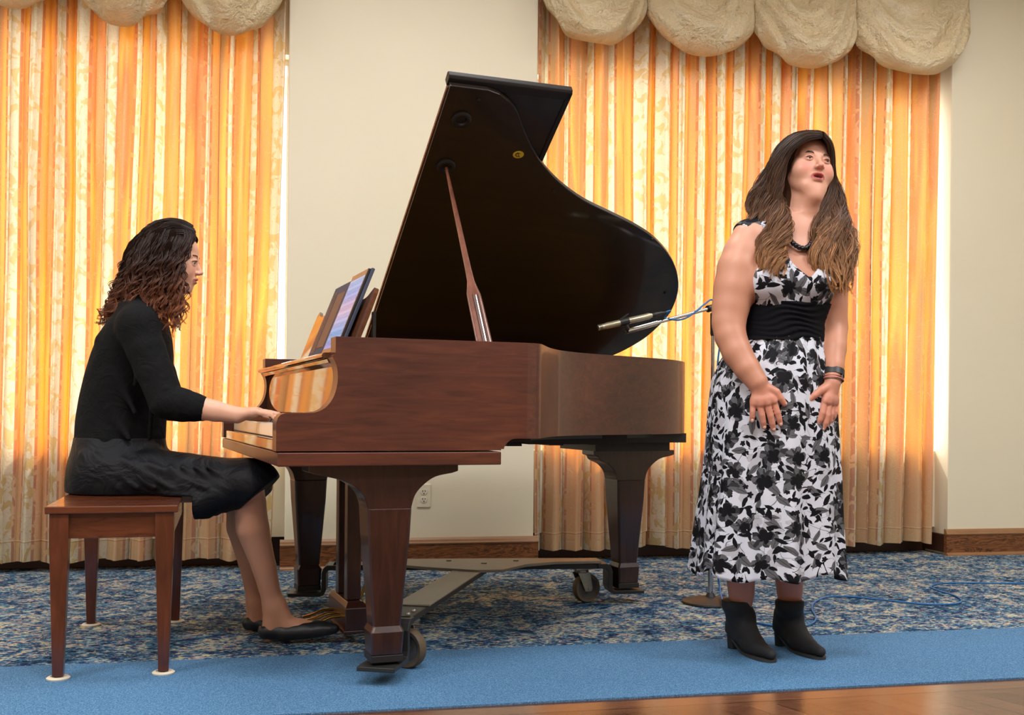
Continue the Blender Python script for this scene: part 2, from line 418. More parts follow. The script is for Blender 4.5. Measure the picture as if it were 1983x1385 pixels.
def curtain(name, sx0, sx1, y, z0, z1, seed, label, lean0=0.0, lean1=0.0):
    rnd = random.Random(seed)
    # list of pleats with varied width
    xs = [sx0]
    while xs[-1] < sx1: xs.append(xs[-1] + rnd.uniform(0.082, 0.135))
    k = (sx1 - sx0) / (xs[-1] - sx0); xs = [sx0 + (x - sx0) * k for x in xs]
    amp = [rnd.uniform(0.030, 0.050) for _ in xs]; over = [rnd.uniform(-0.010, 0.036) for _ in xs]
    tilt = [rnd.uniform(-0.008, 0.008) for _ in xs]; hem = [rnd.uniform(-0.014, 0.012) for _ in xs]
    N = 22; rows = 48; V = []; F = []; UV = []
    pts = []
    for i in range(len(xs) - 1):
        w = xs[i + 1] - xs[i]
        for j in range(N):
            t = j / N; a = 2 * math.pi * t
            x = xs[i] + w * t - (over[i] * (1 - t) + over[i + 1] * t) * math.sin(2 * a) * 0.5 + 0.012 * math.sin(a)
            pts.append((x, -math.cos(a) * amp[i] * (1.0 + 0.25 * math.cos(2 * a)), i, t))
    pts.append((xs[-1], -amp[-1], len(xs) - 2, 1.0))
    u = [0.0]
    for a, b in zip(pts, pts[1:]): u.append(u[-1] + math.hypot(b[0] - a[0], b[1] - a[1]))
    n = len(pts)
    for r in range(rows + 1):
        s = r / rows; 
        for q, (x, yy, i, t) in enumerate(pts):
            i2 = min(i + 1, len(xs) - 1)
            tl = (tilt[i] * (1 - t) + tilt[i2] * t); hm = hem[i] * (1 - t) + hem[i2] * t
            e = (x - sx0) / (sx1 - sx0)
            z = z0 + hm + (z1 - z0 - hm) * s
            flare = 1.0 + 0.12 * (1 - s) ** 2 * math.sin(i * 2.3)
            xx = x + tl * math.sin(3.1 * s * math.pi + i) + (lean0 * (1 - e) + lean1 * e) * (1 - s) ** 1.3
            dy = yy * flare * (0.82 + 0.18 * (1 - s)) + 0.006 * math.sin(7 * s + i * 1.7)
            V.append((xx, y + dy, z)); UV.append((u[q] + seed * 0.37, z))
    for r in range(rows):
        for q in range(n - 1):
            a = r * n + q; F.append((a, a + 1, a + n + 1, a + n))
    m = MB(); m.add(V, F)
    o = m.build(name, M_curtain, smooth=True)
    set_uv(o.data, UV)
    tag(o, label, 'curtain')
    return o
CY = 5.545
curtain('window_curtain', -2.40, 0.000, CY, 0.055, 3.40, 3, 'floor length striped orange and cream curtain behind the woman at the piano', lean1=-0.055)
curtain('window_curtain', 1.318, 3.735, CY, 0.070, 3.40, 5, 'floor length striped orange and cream curtain behind the singer and piano tail', lean1=-0.035)
# rods carrying curtain and valance, above the picture
# ------------------------------------------------------------------ balloon valances
def satin_mat():
    t = NT('gold_satin')
    c = t.coord('Object')
    n1 = t.noise(c, 11, 5, 0.62, 0.35); n2 = t.noise(c, 60, 4, 0.65, 0.3)
    cr = t.new('TexVoronoi'); cr.feature = 'DISTANCE_TO_EDGE'; cr.inputs['Scale'].default_value = 26; t.l.new(t.mix(0.25, c, t.noise(c, 8, 3, 0.6, 0, 1)), cr.inputs['Vector'])
    h = t.math('ADD', t.math('MULTIPLY', n1, 1.1), t.math('MULTIPLY', n2, 0.28))
    col = t.mix(n1, rgb(244, 214, 156), rgb(255, 242, 206))
    nb = t.bump(h, 1.0, 0.06)
    p = t.bsdf(col, 0.36, 0.08, normal=nb, **{'Specular IOR Level': 0.9, 'Coat Weight': 0.25, 'Coat Roughness': 0.2})
    tl = t.new('BsdfTranslucent'); tl.inputs[0].default_value = (0.75, 0.48, 0.20, 1)
    a = t.new('MixShader'); a.inputs[0].default_value = 0.16; t.l.new(p, a.inputs[1]); t.l.new(tl.outputs[0], a.inputs[2])
    return t.done(a.outputs[0])
M_satin = satin_mat()
def swag(x0, x1, zb, zc0, zc1, seed, parent, skew=0.0, point=2.2):
    rnd = random.Random(seed)
    nu, nv = 60, 44; V = []; F = []
    folds = [(rnd.uniform(5, 8), rnd.uniform(0, 6.28), rnd.uniform(0.5, 1.0)) for _ in range(3)]
    ztop = 3.42; w = (x1 - x0) / 2; xc = (x0 + x1) / 2
    for j in range(nv + 1):
        v = j / nv
        for i in range(nu + 1):
            u = -1 + 2 * i / nu
            zc = zc0 * (1 - (u + 1) / 2) + zc1 * (u + 1) / 2
            us = u + skew * (1 - u * u)
            prof = max(0.0, 1 - abs(us) ** point) ** 0.80
            zbot = zc + (zb - zc) * prof
            z = ztop + (zbot - ztop) * v
            # the cloth bellies out and tucks back under at the hem
            belly = (1 - u * u) ** 0.55
            q = v ** 2.4
            y = -0.055 - 0.13 * belly * (math.sin(min(1, q * 1.05) * math.pi * 0.62)) + (0.075 * belly * max(0, (v - 0.93) / 0.07) ** 1.5)
            # U shaped drape ridges
            for f, p, a in folds: y -= 0.017 * a * belly * (0.25 + v) * math.sin(f * (v * 1.6 + 0.85 * u * u) * 2 + p + u * 1.6)
            y -= 0.016 * belly * math.sin(u * 7 + seed * 1.9) * (1 - abs(2 * v - 1)) 
            V.append((xc + u * w * 1.015, y, z))
    for j in range(nv):
        for i in range(nu):
            a = j * (nu + 1) + i; F.append((a, a + 1, a + nu + 2, a + nu + 1))
    m = MB(); m.add(V, F)
    o = m.build('swag', M_satin, parent, smooth=True)
    s = o.modifiers.new('solid', 'SOLIDIFY'); s.thickness = 0.004
    return o
def valance(x0, x1, cells, label):
    e = empty('balloon_valance', ((x0 + x1) / 2, Y1, 3.40)); tag(e, label, 'valance')
    m = MB(); m.box((x0, Y1 - 0.07, 3.40), (x1, Y1 - 0.005, 3.46))
    o = m.build('mounting_board', M_satin, e); o.matrix_parent_inverse = Matrix.Translation((-(x0 + x1) / 2, -Y1, -3.40))
    for k, c in enumerate(cells):
        s = swag(*c, 11 + k + int(x0 * 10), e); s.matrix_parent_inverse = Matrix.Translation((-(x0 + x1) / 2, -Y1, -3.40)); s.location.y = Y1
valance(-2.42, 0.0, [(-2.4, -1.94, 2.67, 2.96, 2.94), (-1.94, -1.49, 2.67, 2.94, 2.94), (-1.49, -1.02, 2.69, 2.94, 2.88), (-1.02, -0.53, 2.655, 2.89, 2.88), (-0.53, -0.01, 2.645, 2.88, 2.90)], 'gold satin balloon valance at the top left above the curtain')
valance(1.31, 3.80, [(1.30, 1.885, 2.745, 3.02, 2.97), (1.885, 2.50, 2.74, 2.97, 2.92), (2.50, 3.12, 2.725, 2.92, 2.92), (3.12, 3.83, 2.73, 2.90, 3.02)], 'gold satin balloon valance at the top right above the singer')
# ================================================================== grand piano
def lacquer(name, c0, c1, c2, rough=0.22, grain=(2.2, 22, 22), coat=0.5, rot=(0, 0, 0)):
    t = NT(name)
    g = t.noise(t.coord('Object', scale=grain, rot=rot), 2.2, 6, 0.6, 0.9)
    b = t.noise(t.coord('Object', scale=(1, 2.5, 2.5)), 2.0, 2, 0.5)
    v = t.math('ADD', t.math('MULTIPLY', g, 0.6), t.math('MULTIPLY', b, 0.4))
    col = t.ramp(v, [(0.32, c0), (0.5, c1), (0.68, c2)])
    return t.done(t.bsdf(col, t.math('ADD', rough, t.math('MULTIPLY', g, 0.08 if rough > 0.1 else 0.0)), **{'Coat Weight': coat, 'Coat Roughness': 0.08 if rough > 0.1 else 0.02}))
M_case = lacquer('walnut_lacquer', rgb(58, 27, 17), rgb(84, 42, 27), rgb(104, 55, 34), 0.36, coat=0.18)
M_caseV = lacquer('walnut_upright_grain_shaded', rgb(30, 13, 9), rgb(50, 24, 16), rgb(66, 33, 22), 0.3, grain=(22, 22, 2.2), coat=0.4)  # darker copy of the case walnut: under-piano shade put into the colour
M_warm = lacquer('polished_inner_walnut', rgb(74, 44, 28), rgb(92, 56, 36), rgb(108, 66, 44), 0.04, grain=(22, 2.2, 22), coat=0.0)
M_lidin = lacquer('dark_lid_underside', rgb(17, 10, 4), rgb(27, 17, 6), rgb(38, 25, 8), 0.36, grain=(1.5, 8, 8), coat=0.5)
M_prop = lacquer('prop_stick_wood', rgb(78, 42, 30), rgb(112, 66, 50), rgb(136, 84, 66), 0.28, grain=(14, 14, 3))
M_blackwood = plain('black_underframe', (0.012, 0.010, 0.009), 0.45)
M_gold = plain('bronze_iron_plate', rgb(150, 108, 50), 0.35, 0.8)
M_sound = plain('spruce_soundboard', rgb(186, 140, 84), 0.4)
M_wkey = plain('white_key_plastic', rgb(236, 228, 210), 0.18, var=0.02)
M_bkey = plain('black_key_ebony', (0.012, 0.012, 0.013), 0.25)
M_felt = plain('red_felt', (0.12, 0.01, 0.01), 0.9)
M_brass = plain('brass', rgb(176, 134, 62), 0.3, 1.0)
M_blackmetal = plain('black_painted_steel', (0.016, 0.016, 0.015), 0.42)
M_graymetal = plain('worn_zinc_steel', rgb(140, 138, 128), 0.38, 0.85, var=0.25, scale=60)
M_chrome = plain('chrome', rgb(205, 205, 208), 0.16, 1.0, var=0.03)

PZ = math.radians(8.6)
PK = np.array([-0.0143, 3.011, 0.0])
PA = np.array([math.cos(PZ), math.sin(PZ), 0]); PB = np.array([-math.sin(PZ), math.cos(PZ), 0])
def pl(u, v, z): return PK + PA * u + PB * v + np.array([0, 0, z])
piano = empty('grand_piano', tuple(PK), PZ)
tag(piano, 'brown walnut grand piano with raised dark lid standing on a wheeled truck', 'piano')
W = 1.53; ZT = 1.018; ZB = 0.728; TH = 0.072
# --- case
arm = [(-0.004, 0.693), (-0.004, 0.772), (0.000, 0.786), (0.008, 0.795), (0.022, 0.800), (0.098, 0.801)]
arm += [tuple(p) for p in catmull([(0.098, 0.801), (0.118, 0.807), (0.138, 0.821), (0.155, 0.846), (0.164, 0.875), (0.167, 0.905), (0.163, 0.935), (0.152, 0.958)], 4)[1:]]
arm += [(0.152, 0.964), (0.160, 0.967), (0.160, ZT), (0.745, ZT), (0.745, ZB), (0.712, ZB)]
arm += [tuple(p) for p in catmull([(0.712, ZB), (0.697, 0.726), (0.682, 0.716), (0.673, 0.704), (0.671, 0.697)], 3)[1:]] + [(0.662, 0.697), (0.662, 0.693)]
m = MB()
m.prism(arm, lambda p: (p[0], 0.0, p[1]), lambda p: (p[0], TH, p[1]))
m.prism(arm, lambda p: (p[0], W - TH, p[1]), lambda p: (p[0], W, p[1]))
rim = [(0.745, 0.0)] + [tuple(p) for p in catmull([(0.745, 0.0), (0.79, 0.018), (0.83, 0.078), (0.885, 0.172), (0.94, 0.252), (1.0, 0.32), (1.09, 0.395), (1.21, 0.462), (1.345, 0.522), (1.48, 0.585), (1.60, 0.655), (1.71, 0.752), (1.79, 0.868), (1.835, 0.985), (1.85, 1.11), (1.838, 1.225), (1.80, 1.33), (1.735, 1.42), (1.64, 1.495), (1.52, W)], 5)[1:]] + [(0.745, W)]
def offset_poly(pts, d):
    out = []; n = len(pts)
    for i in range(n):
        a = np.array(pts[max(i - 1, 0)]); b = np.array(pts[min(i + 1, n - 1)]); t = (b - a) / max(1e-9, np.linalg.norm(b - a))
        out.append((pts[i][0] - t[1] * d, pts[i][1] + t[0] * d))
    return out
inner = offset_poly(rim, TH); inner[0] = (0.745, TH); inner[-1] = (0.745, W - TH)
rings = []
for o, i in zip(rim, inner): rings.append([(o[0], o[1], ZB), (o[0], o[1], ZT), (i[0], i[1], ZT), (i[0], i[1], ZB)])
m.loft(rings, 0, True)
case = m.build('case', M_case, piano, bevel=0.0025, smooth=30)
# --- inside and underside
full = [(0.2, TH)] + inner + [(0.2, W - TH)]
m = MB(); m.prism(full, lambda p: (p[0], p[1], 0.80), lambda p: (p[0], p[1], 0.815)); m.build('soundboard', M_sound, piano)
m = MB(); pi2 = offset_poly(full, 0.03); m.prism(pi2, lambda p: (p[0], p[1], 0.90), lambda p: (p[0], p[1], 0.912)); m.build('iron_plate', M_gold, piano)
m = MB(); pi3 = offset_poly([(0.66, 0.05)] + rim[2:-1] + [(0.66, W - 0.05)], 0.11)
m.prism(pi3, lambda p: (p[0], p[1], 0.712), lambda p: (p[0], p[1], 0.745))
m.box((1.40, 0.90, 0.652), (1.74, 1.26, 0.69)); m.box((1.30, 0.80, 0.69), (1.76, 1.30, 0.728)); m.box((1.0, 0.62, 0.69), (1.40, 0.70, 0.728))
for k in range(4): m.box((0.75 + k * 0.2, 0.65 + k * 0.07, 0.68), (0.81 + k * 0.2, 1.40, 0.713))
m.build('underframe', M_blackwood, piano, bevel=0.003)
# --- keybed and key slip
m = MB(); m.box((0.0, -0.003, 0.650), (0.662, W + 0.003, 0.689)); m.build('keybed', M_case, piano, bevel=0.003)
m = MB(); m.box((0.002, TH, 0.690), (0.028, W - TH, 0.724)); m.build('key_slip', M_warm, piano, bevel=0.003)
for v0 in (TH + 0.001, W - TH - 0.066):
    m = MB(); pr = [(0.03, 0.690), (0.03, 0.735), (0.045, 0.752), (0.08, 0.765), (0.17, 0.768), (0.17, 0.690)]
    m.prism(pr, lambda p: (p[0], v0, p[1]), lambda p: (p[0], v0 + 0.065, p[1])); m.build('key_block', M_warm, piano, bevel=0.003)
# --- keyboard: 52 white and 36 black keys
kb = MB(); kb.box((0.031, 0.145, 0.690), (0.17, W - 0.145, 0.7255)); keyboard = kb.build('keyboard', M_blackwood, piano)
kw = (W - 0.29) / 52
mwk = MB(); mwk.box((0.0, 0.0007, 0.0), (0.15, kw - 0.0007, 0.039)); wk = mwk.build('white_key', M_wkey, keyboard, bevel=0.0012)
mbk = MB()
rg = [[(0.055, -0.0055, 0.0), (0.15, -0.0055, 0), (0.15, 0.0055, 0), (0.055, 0.0055, 0)], [(0.062, -0.0045, 0.0125), (0.15, -0.0045, 0.0125), (0.15, 0.0045, 0.0125), (0.062, 0.0045, 0.0125)]]
mbk.loft(rg); bk = mbk.build('black_key', M_bkey, keyboard, bevel=0.001)
for i in range(52):
    # v runs from treble (near) to bass (far)
    o = wk if i == 0 else wk.copy()
    if i: COL.objects.link(o)
    o.parent = keyboard; o.location = (0.030, 0.145 + i * kw, 0.726)
first = True
for i in range(51):
    note = (51 - i) % 7          # 0=C ... counted from the treble end: top key is C
    idx = (i) % 7                # i=0 gap between top C and B: none
    if idx in (0, 4): continue
    o = bk if first else bk.copy()
    if not first: COL.objects.link(o)
    first = False
    o.parent = keyboard; o.location = (0.030, 0.145 + (i + 1) * kw, 0.765)
# --- fallboard, shelf, music desk
m = MB()
pr = [(0.172, 0.760), (0.166, 0.80), (0.170, 0.86), (0.176, 0.945), (0.196, 0.945), (0.196, 0.760)]
m.prism(pr, lambda p: (p[0], TH, p[1]), lambda p: (p[0], W - TH, p[1])); m.build('fallboard', M_warm, piano, bevel=0.002)
m = MB()
pr = [(0.20, 0.958), (0.142, 0.958), (0.136, 0.962), (0.134, 0.967), (0.137, 0.973), (0.144, 0.976), (0.50, 0.976), (0.50, 0.958)]
m.prism(pr, lambda p: (p[0], TH + 0.002, p[1]), lambda p: (p[0], W - TH + 0.03 if p[0] < 0.159 else W - TH - 0.002, p[1]))
pr = [(0.178, 0.936), (0.155, 0.946), (0.150, 0.957), (0.20, 0.957)]
m.prism(pr, lambda p: (p[0], TH + 0.002, p[1]), lambda p: (p[0], W - TH - 0.002, p[1]))
m.build('music_shelf', M_warm, piano, bevel=0.0015)
# music desk: scrolled board leaning back, built in its own plane (a = along v, h = up the board)
dt = math.radians(21)
def desk_pt(vv, h, off=0.0, u0=0.244): return (u0 + h * math.sin(dt) + off * math.cos(dt), vv, 0.978 + h * math.cos(dt) - off * math.sin(dt))
def half(vc):
    return [(vc - 0.0, 0.200), (0.32, 0.200), (0.285, 0.206), (0.255, 0.220), (0.235, 0.228), (0.220, 0.224), (0.212, 0.208), (0.210, 0.186), (0.206, 0.13), (0.210, 0.06), (0.215, 0.0)]
hl = half(0.69); outl = hl + [(1.38 - p[0], p[1]) for p in hl[::-1]]
m = MB(); m.prism(outl, lambda p: desk_pt(p[0], p[1], 0.0), lambda p: desk_pt(p[0], p[1], 0.014))
desk = m.build('music_desk', M_warm, piano, bevel=0.002)
m = MB(); m.box((0.205, 0.22, 0.9765), (0.258, 1.16, 0.988)); m.build('desk_ledge', M_warm, piano, bevel=0.002)
for vv in (0.30, 1.08):
    m = MB(); m.box((0.335, vv - 0.01, 0.978), (0.345, vv + 0.01, 1.12), 0); m.build('desk_prop', M_blackwood, piano)
# --- lid, hinged on the bass side
PH = math.radians(33); HZ = 1.024
def lidp(u, r, t=0.0): return (u, W - r * math.cos(PH) + t * math.sin(PH), HZ + r * math.sin(PH) + t * math.cos(PH))
treb = catmull([(0.79, 1.478), (0.829, 1.440), (0.885, 1.355), (0.944, 1.279), (0.996, 1.222), (1.094, 1.140), (1.216, 1.065), (1.347, 1.009), (1.483, 0.951), (1.607, 0.881), (1.726, 0.779), (1.810, 0.670), (1.865, 0.553), (1.890, 0.42), (1.873, 0.304), (1.836, 0.206), (1.756, 0.100), (1.65, 0.035), (1.52, -0.002)], 5)
lid_out = [(0.572, 0.0), (0.572, 1.517), (0.70, 1.517), (0.745, 1.505)] + [tuple(p) for p in treb]
LT = 0.020
m = MB(); m.prism(lid_out, lambda p: lidp(*p), lambda p: lidp(p[0], p[1], LT))
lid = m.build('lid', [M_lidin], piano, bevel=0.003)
flap = [(0.574, 0.0), (0.574, 1.528), (0.992, 1.528), (0.992, 0.0)]
m = MB(); m.prism(flap, lambda p: lidp(p[0], p[1], LT + 0.002), lambda p: lidp(p[0], p[1], 2 * LT + 0.002))
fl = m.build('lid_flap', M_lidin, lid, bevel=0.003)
m = MB()
mp_ = [(1.500, LT - 0.004), (1.532, LT - 0.004), (1.540, LT + 0.002), (1.540, 2 * LT), (1.530, 2 * LT + 0.006), (1.500, 2 * LT + 0.004)]
m.prism(mp_, lambda p: lidp(0.566, p[0] + 0.0, p[1] + 0.002), lambda p: lidp(0.998, p[0], p[1] + 0.002), 0)
m.box((0, 0, 0), (0.001, 0.001, 0.001)) if False else None
mp2 = [(0.982, LT - 0.002), (1.000, LT - 0.002), (1.000, 2 * LT + 0.004), (0.982, 2 * LT + 0.004)]
m.prism(mp2, lambda p: lidp(p[0], 0.0, p[1]), lambda p: lidp(p[0], 1.53, p[1]), 0)
m.build('flap_moulding', M_blackwood, fl, bevel=0.002)
# brass hinge line at the fold, seen as a fine bright strip
m = MB(); m.tube([lidp(0.570, 0.02, LT * 0.5 + 0.004), lidp(0.570, 1.50, LT * 0.5 + 0.004)], 0.0035, 8); m.build('lid_hinge', M_prop, lid)
lidn = Matrix(((1, 0, 0, 0), (0, -math.cos(PH), math.sin(PH), 0), (0, math.sin(PH), math.cos(PH), 0), (0, 0, 0, 1)))
def on_lid(u, r, t=0.0):
    p = lidp(u, r, t)
    # local z points out of the underside
    X = Vector((1, 0, 0)); Zn = Vector((0, -math.sin(PH), -math.cos(PH))); Y = Zn.cross(X)
    return Matrix(((X.x, Y.x, Zn.x, p[0]), (X.y, Y.y, Zn.y, p[1]), (X.z, Y.z, Zn.z, p[2]), (0, 0, 0, 1)))
for u, r in ((0.648, 1.172), (0.645, 1.386)):
    m = MB(); m.lathe([(0.034, -0.001), (0.034, 0.006), (0.030, 0.010), (0.024, 0.011), (0.019, 0.010), (0.016, 0.003)], 28, on_lid(u, r)); m.build('prop_cup', M_blackwood, lid, smooth=40)
# round yellow sticker with a small curl mark
m = MB(); m.lathe([(0.020, -0.0005), (0.020, 0.0009), (0.0199, 0.001)], 32, on_lid(0.891, 1.257) @ Matrix.Diagonal((1, 0.84, 1, 1))); st = m.build('round_sticker', plain('yellow_sticker', rgb(226, 196, 40), 0.5), lid)
m = MB(); Ms = on_lid(0.891, 1.257, -0.0014)
m.tube([Ms @ Vector((0.009 * math.cos(a) - 0.001, -0.009 * math.sin(a) * 0.9, 0)) for a in [math.radians(d) for d in range(40, 330, 20)]], [0.0008 + 0.0010 * math.sin(k / 14 * math.pi) for k in range(15)], 6)
m.tube([Ms @ Vector((x, y, 0)) for x, y in ((-0.006, 0.010), (0.000, 0.002), (0.003, -0.006), (0.008, -0.009))], 0.0012, 6)
m.build('sticker_mark', M_blackwood, st)
for u, r in ((1.081, 1.101), (1.586, 0.885), (0.680, 1.475), (1.80, 0.56)):
    m = MB(); m.lathe([(0.006, -0.001), (0.006, 0.004), (0.003, 0.006), (0.001, 0.0062)], 14, on_lid(u, r)); m.build('lid_bumper', M_blackwood, lid, smooth=40)
# --- lid prop
p0 = Vector((0.628, 0.052, 1.000)); p1 = Vector(lidp(0.648, 1.172, -0.010))
ax = (p1 - p0).normalized(); sd = Vector((1, 0, 0)); sd = (sd - ax * sd.dot(ax)).normalized(); nn = ax.cross(sd)
L_ = (p1 - p0).length
def flat(s, w, t): # ring of a flattened bar at distance s
    c = p0 + ax * s
    return [c + sd * (w * math.cos(a)) + nn * (t * math.sin(a)) for a in [2 * math.pi * k / 16 + math.pi / 16 for k in range(16)]]
m = MB()
def wbar(w, s0, s1, off):
    pass
slot0, slot1 = 0.06, 0.215
rows = [(0.0, 0.027, 0.009), (0.20, 0.0245, 0.009), (0.225, 0.0235, 0.009), (0.25, 0.018, 0.0095), (0.28, 0.0125, 0.0095), (0.34, 0.0105, 0.0095), (0.60, 0.0080, 0.008), (L_ - 0.03, 0.0055, 0.0055), (L_, 0.005, 0.005)]
m.loft([flat(*r) for r in rows])
prop = m.build('lid_prop', M_prop, piano, smooth=50)
m = MB()   # inlaid metal rail and grooves of the prop
for off, w in ((0.0, 0.0042),):
    a0 = p0 + ax * 0.03 - nn * 0.0 ; 
    for sgn in (-1, 1):
        m.tube([p0 + ax * s + nn * (0.0088 * sgn) for s in (0.02, 0.21)], w, 8)
m.build('prop_rail', M_chrome, prop)
m = MB()
for off in (-0.0085, 0.0085):
    for sgn in (-1, 1): m.tube([p0 + ax * s + nn * (0.0079 * sgn) + sd * off for s in (0.02, 0.215)], 0.0016, 6)
m.build('prop_groove', M_blackwood, prop)
# --- legs
def leg(u, v, ztop, wide, name='leg'):
    m = MB()
    tw = wide[1] - wide[0]
    zp = ztop
    prof = [(wide[0], zp), (wide[0], zp - 0.020), (wide[0] + 0.02, zp - 0.026)]
    lft = catmull([(wide[0] + 0.02, zp - 0.026), (-0.145, zp - 0.043), (-0.105, zp - 0.062), (-0.078, zp - 0.090), (-0.066, zp - 0.125)], 4)[1:]
    prof += [tuple(p) for p in lft] + [(-0.066, zp - 0.130), (0.066, zp - 0.130)]
    rgt = catmull([(0.066, zp - 0.125), (0.078, zp - 0.088), (0.105, zp - 0.058), (0.14, zp - 0.036), (wide[1] - 0.02, zp - 0.026)], 4)
    prof += [tuple(p) for p in rgt] + [(wide[1], zp - 0.020), (wide[1], zp)]
    m.prism(prof, lambda p: (u + p[0], v - 0.060, p[1]), lambda p: (u + p[0], v + 0.060, p[1]))
    def sq(h, z, c=0.006): return [(u - h, v - h + c, z), (u - h + c, v - h, z), (u + h - c, v - h, z), (u + h, v - h + c, z), (u + h, v + h - c, z), (u + h - c, v + h, z), (u - h + c, v + h, z), (u - h, v + h - c, z)]
    m.loft([sq(0.066, zp - 0.128), sq(0.0625, zp - 0.21), sq(0.0425, 0.172), sq(0.0505, 0.155), sq(0.0465, 0.088)])
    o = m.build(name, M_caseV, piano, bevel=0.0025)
    m = MB(); m.box((u - 0.048, v - 0.048, 0.066), (u + 0.048, v + 0.048, 0.0875)); m.build('leg_ferrule', M_blackwood, o, bevel=0.002)
    return o
leg(0.335, 0.113, 0.6495, (-0.238, 0.210))
leg(0.335, 1.417, 0.6495, (-0.210, 0.210))
leg(1.625, 1.080, 0.6515, (-0.175, 0.205))
# --- pedal lyre
lyre = MB(); vc = 0.765
lyre.box((0.325, vc - 0.15, 0.050), (0.405, vc + 0.15, 0.128))
lyre.loft([[(0.325, vc - 0.15, 0.128), (0.405, vc - 0.15, 0.128), (0.405, vc + 0.15, 0.128), (0.325, vc + 0.15, 0.128)], [(0.338, vc - 0.125, 0.146), (0.392, vc - 0.125, 0.146), (0.392, vc + 0.125, 0.146), (0.338, vc + 0.125, 0.146)]])
lyre.box((0.318, vc - 0.157, 0.040), (0.412, vc + 0.157, 0.052))
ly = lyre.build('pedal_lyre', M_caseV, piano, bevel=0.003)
for dv in (-0.075, 0.075):
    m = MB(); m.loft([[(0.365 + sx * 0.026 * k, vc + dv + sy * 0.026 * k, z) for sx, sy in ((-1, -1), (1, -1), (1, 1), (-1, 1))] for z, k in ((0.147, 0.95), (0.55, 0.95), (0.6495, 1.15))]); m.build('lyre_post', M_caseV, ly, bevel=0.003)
m = MB()
for dv in (-0.05, 0.05): m.tube([(0.41, vc + dv, 0.09), (0.62, vc + dv * 1.6, 0.648)], 0.006, 8)
m.build('lyre_brace', M_brass, ly)
for dv in (-0.065, 0.0, 0.065):
    m = MB()
    path = [(0.34, vc + dv, 0.088), (0.29, vc + dv, 0.086), (0.245, vc + dv, 0.072), (0.215, vc + dv, 0.066)]
    rings = []
    for (x, y, z), w, h in zip(path, (0.007, 0.009, 0.015, 0.009), (0.006, 0.006, 0.005, 0.004)):
        rings.append([(x, y + w * math.cos(a), z + h * math.sin(a)) for a in [2 * math.pi * k / 12 for k in range(12)]])
    m.loft(rings); m.build('pedal', M_brass, ly, smooth=50)

# ================================================================== wheeled piano truck
truck = empty('piano_truck', tuple(pl(0.95, 0.9, 0)), PZ)
tag(truck, 'black steel three-armed wheeled truck carrying the piano legs', 'piano truck')
def tl_(u, v, z): return (u - 0.95, v - 0.9, z)
HUB = (1.03, 1.22)
def beam(name, a, b, w0, w1, z0, z1, mat=M_blackmetal, parent=truck):
    a = np.array(a); b = np.array(b); d = (b - a) / np.linalg.norm(b - a); n = np.array([-d[1], d[0]])
    m = MB(); r = []
    for p, w in ((a, w0), (b, w1)):
        r.append([tl_(*(p - n * w), z0), tl_(*(p + n * w), z0), tl_(*(p + n * w), z1), tl_(*(p - n * w), z1)])
    m.loft(r); return m.build(name, mat, parent, bevel=0.003)
LEGS = [(0.335, 0.113), (0.335, 1.417), (1.625, 1.080)]
M_beamtop = plain('steel_top_painted_sheen', rgb(132, 124, 108), 0.42, 0.3, var=0.12)  # lighter grey paints the reflection on the black truck's top faces
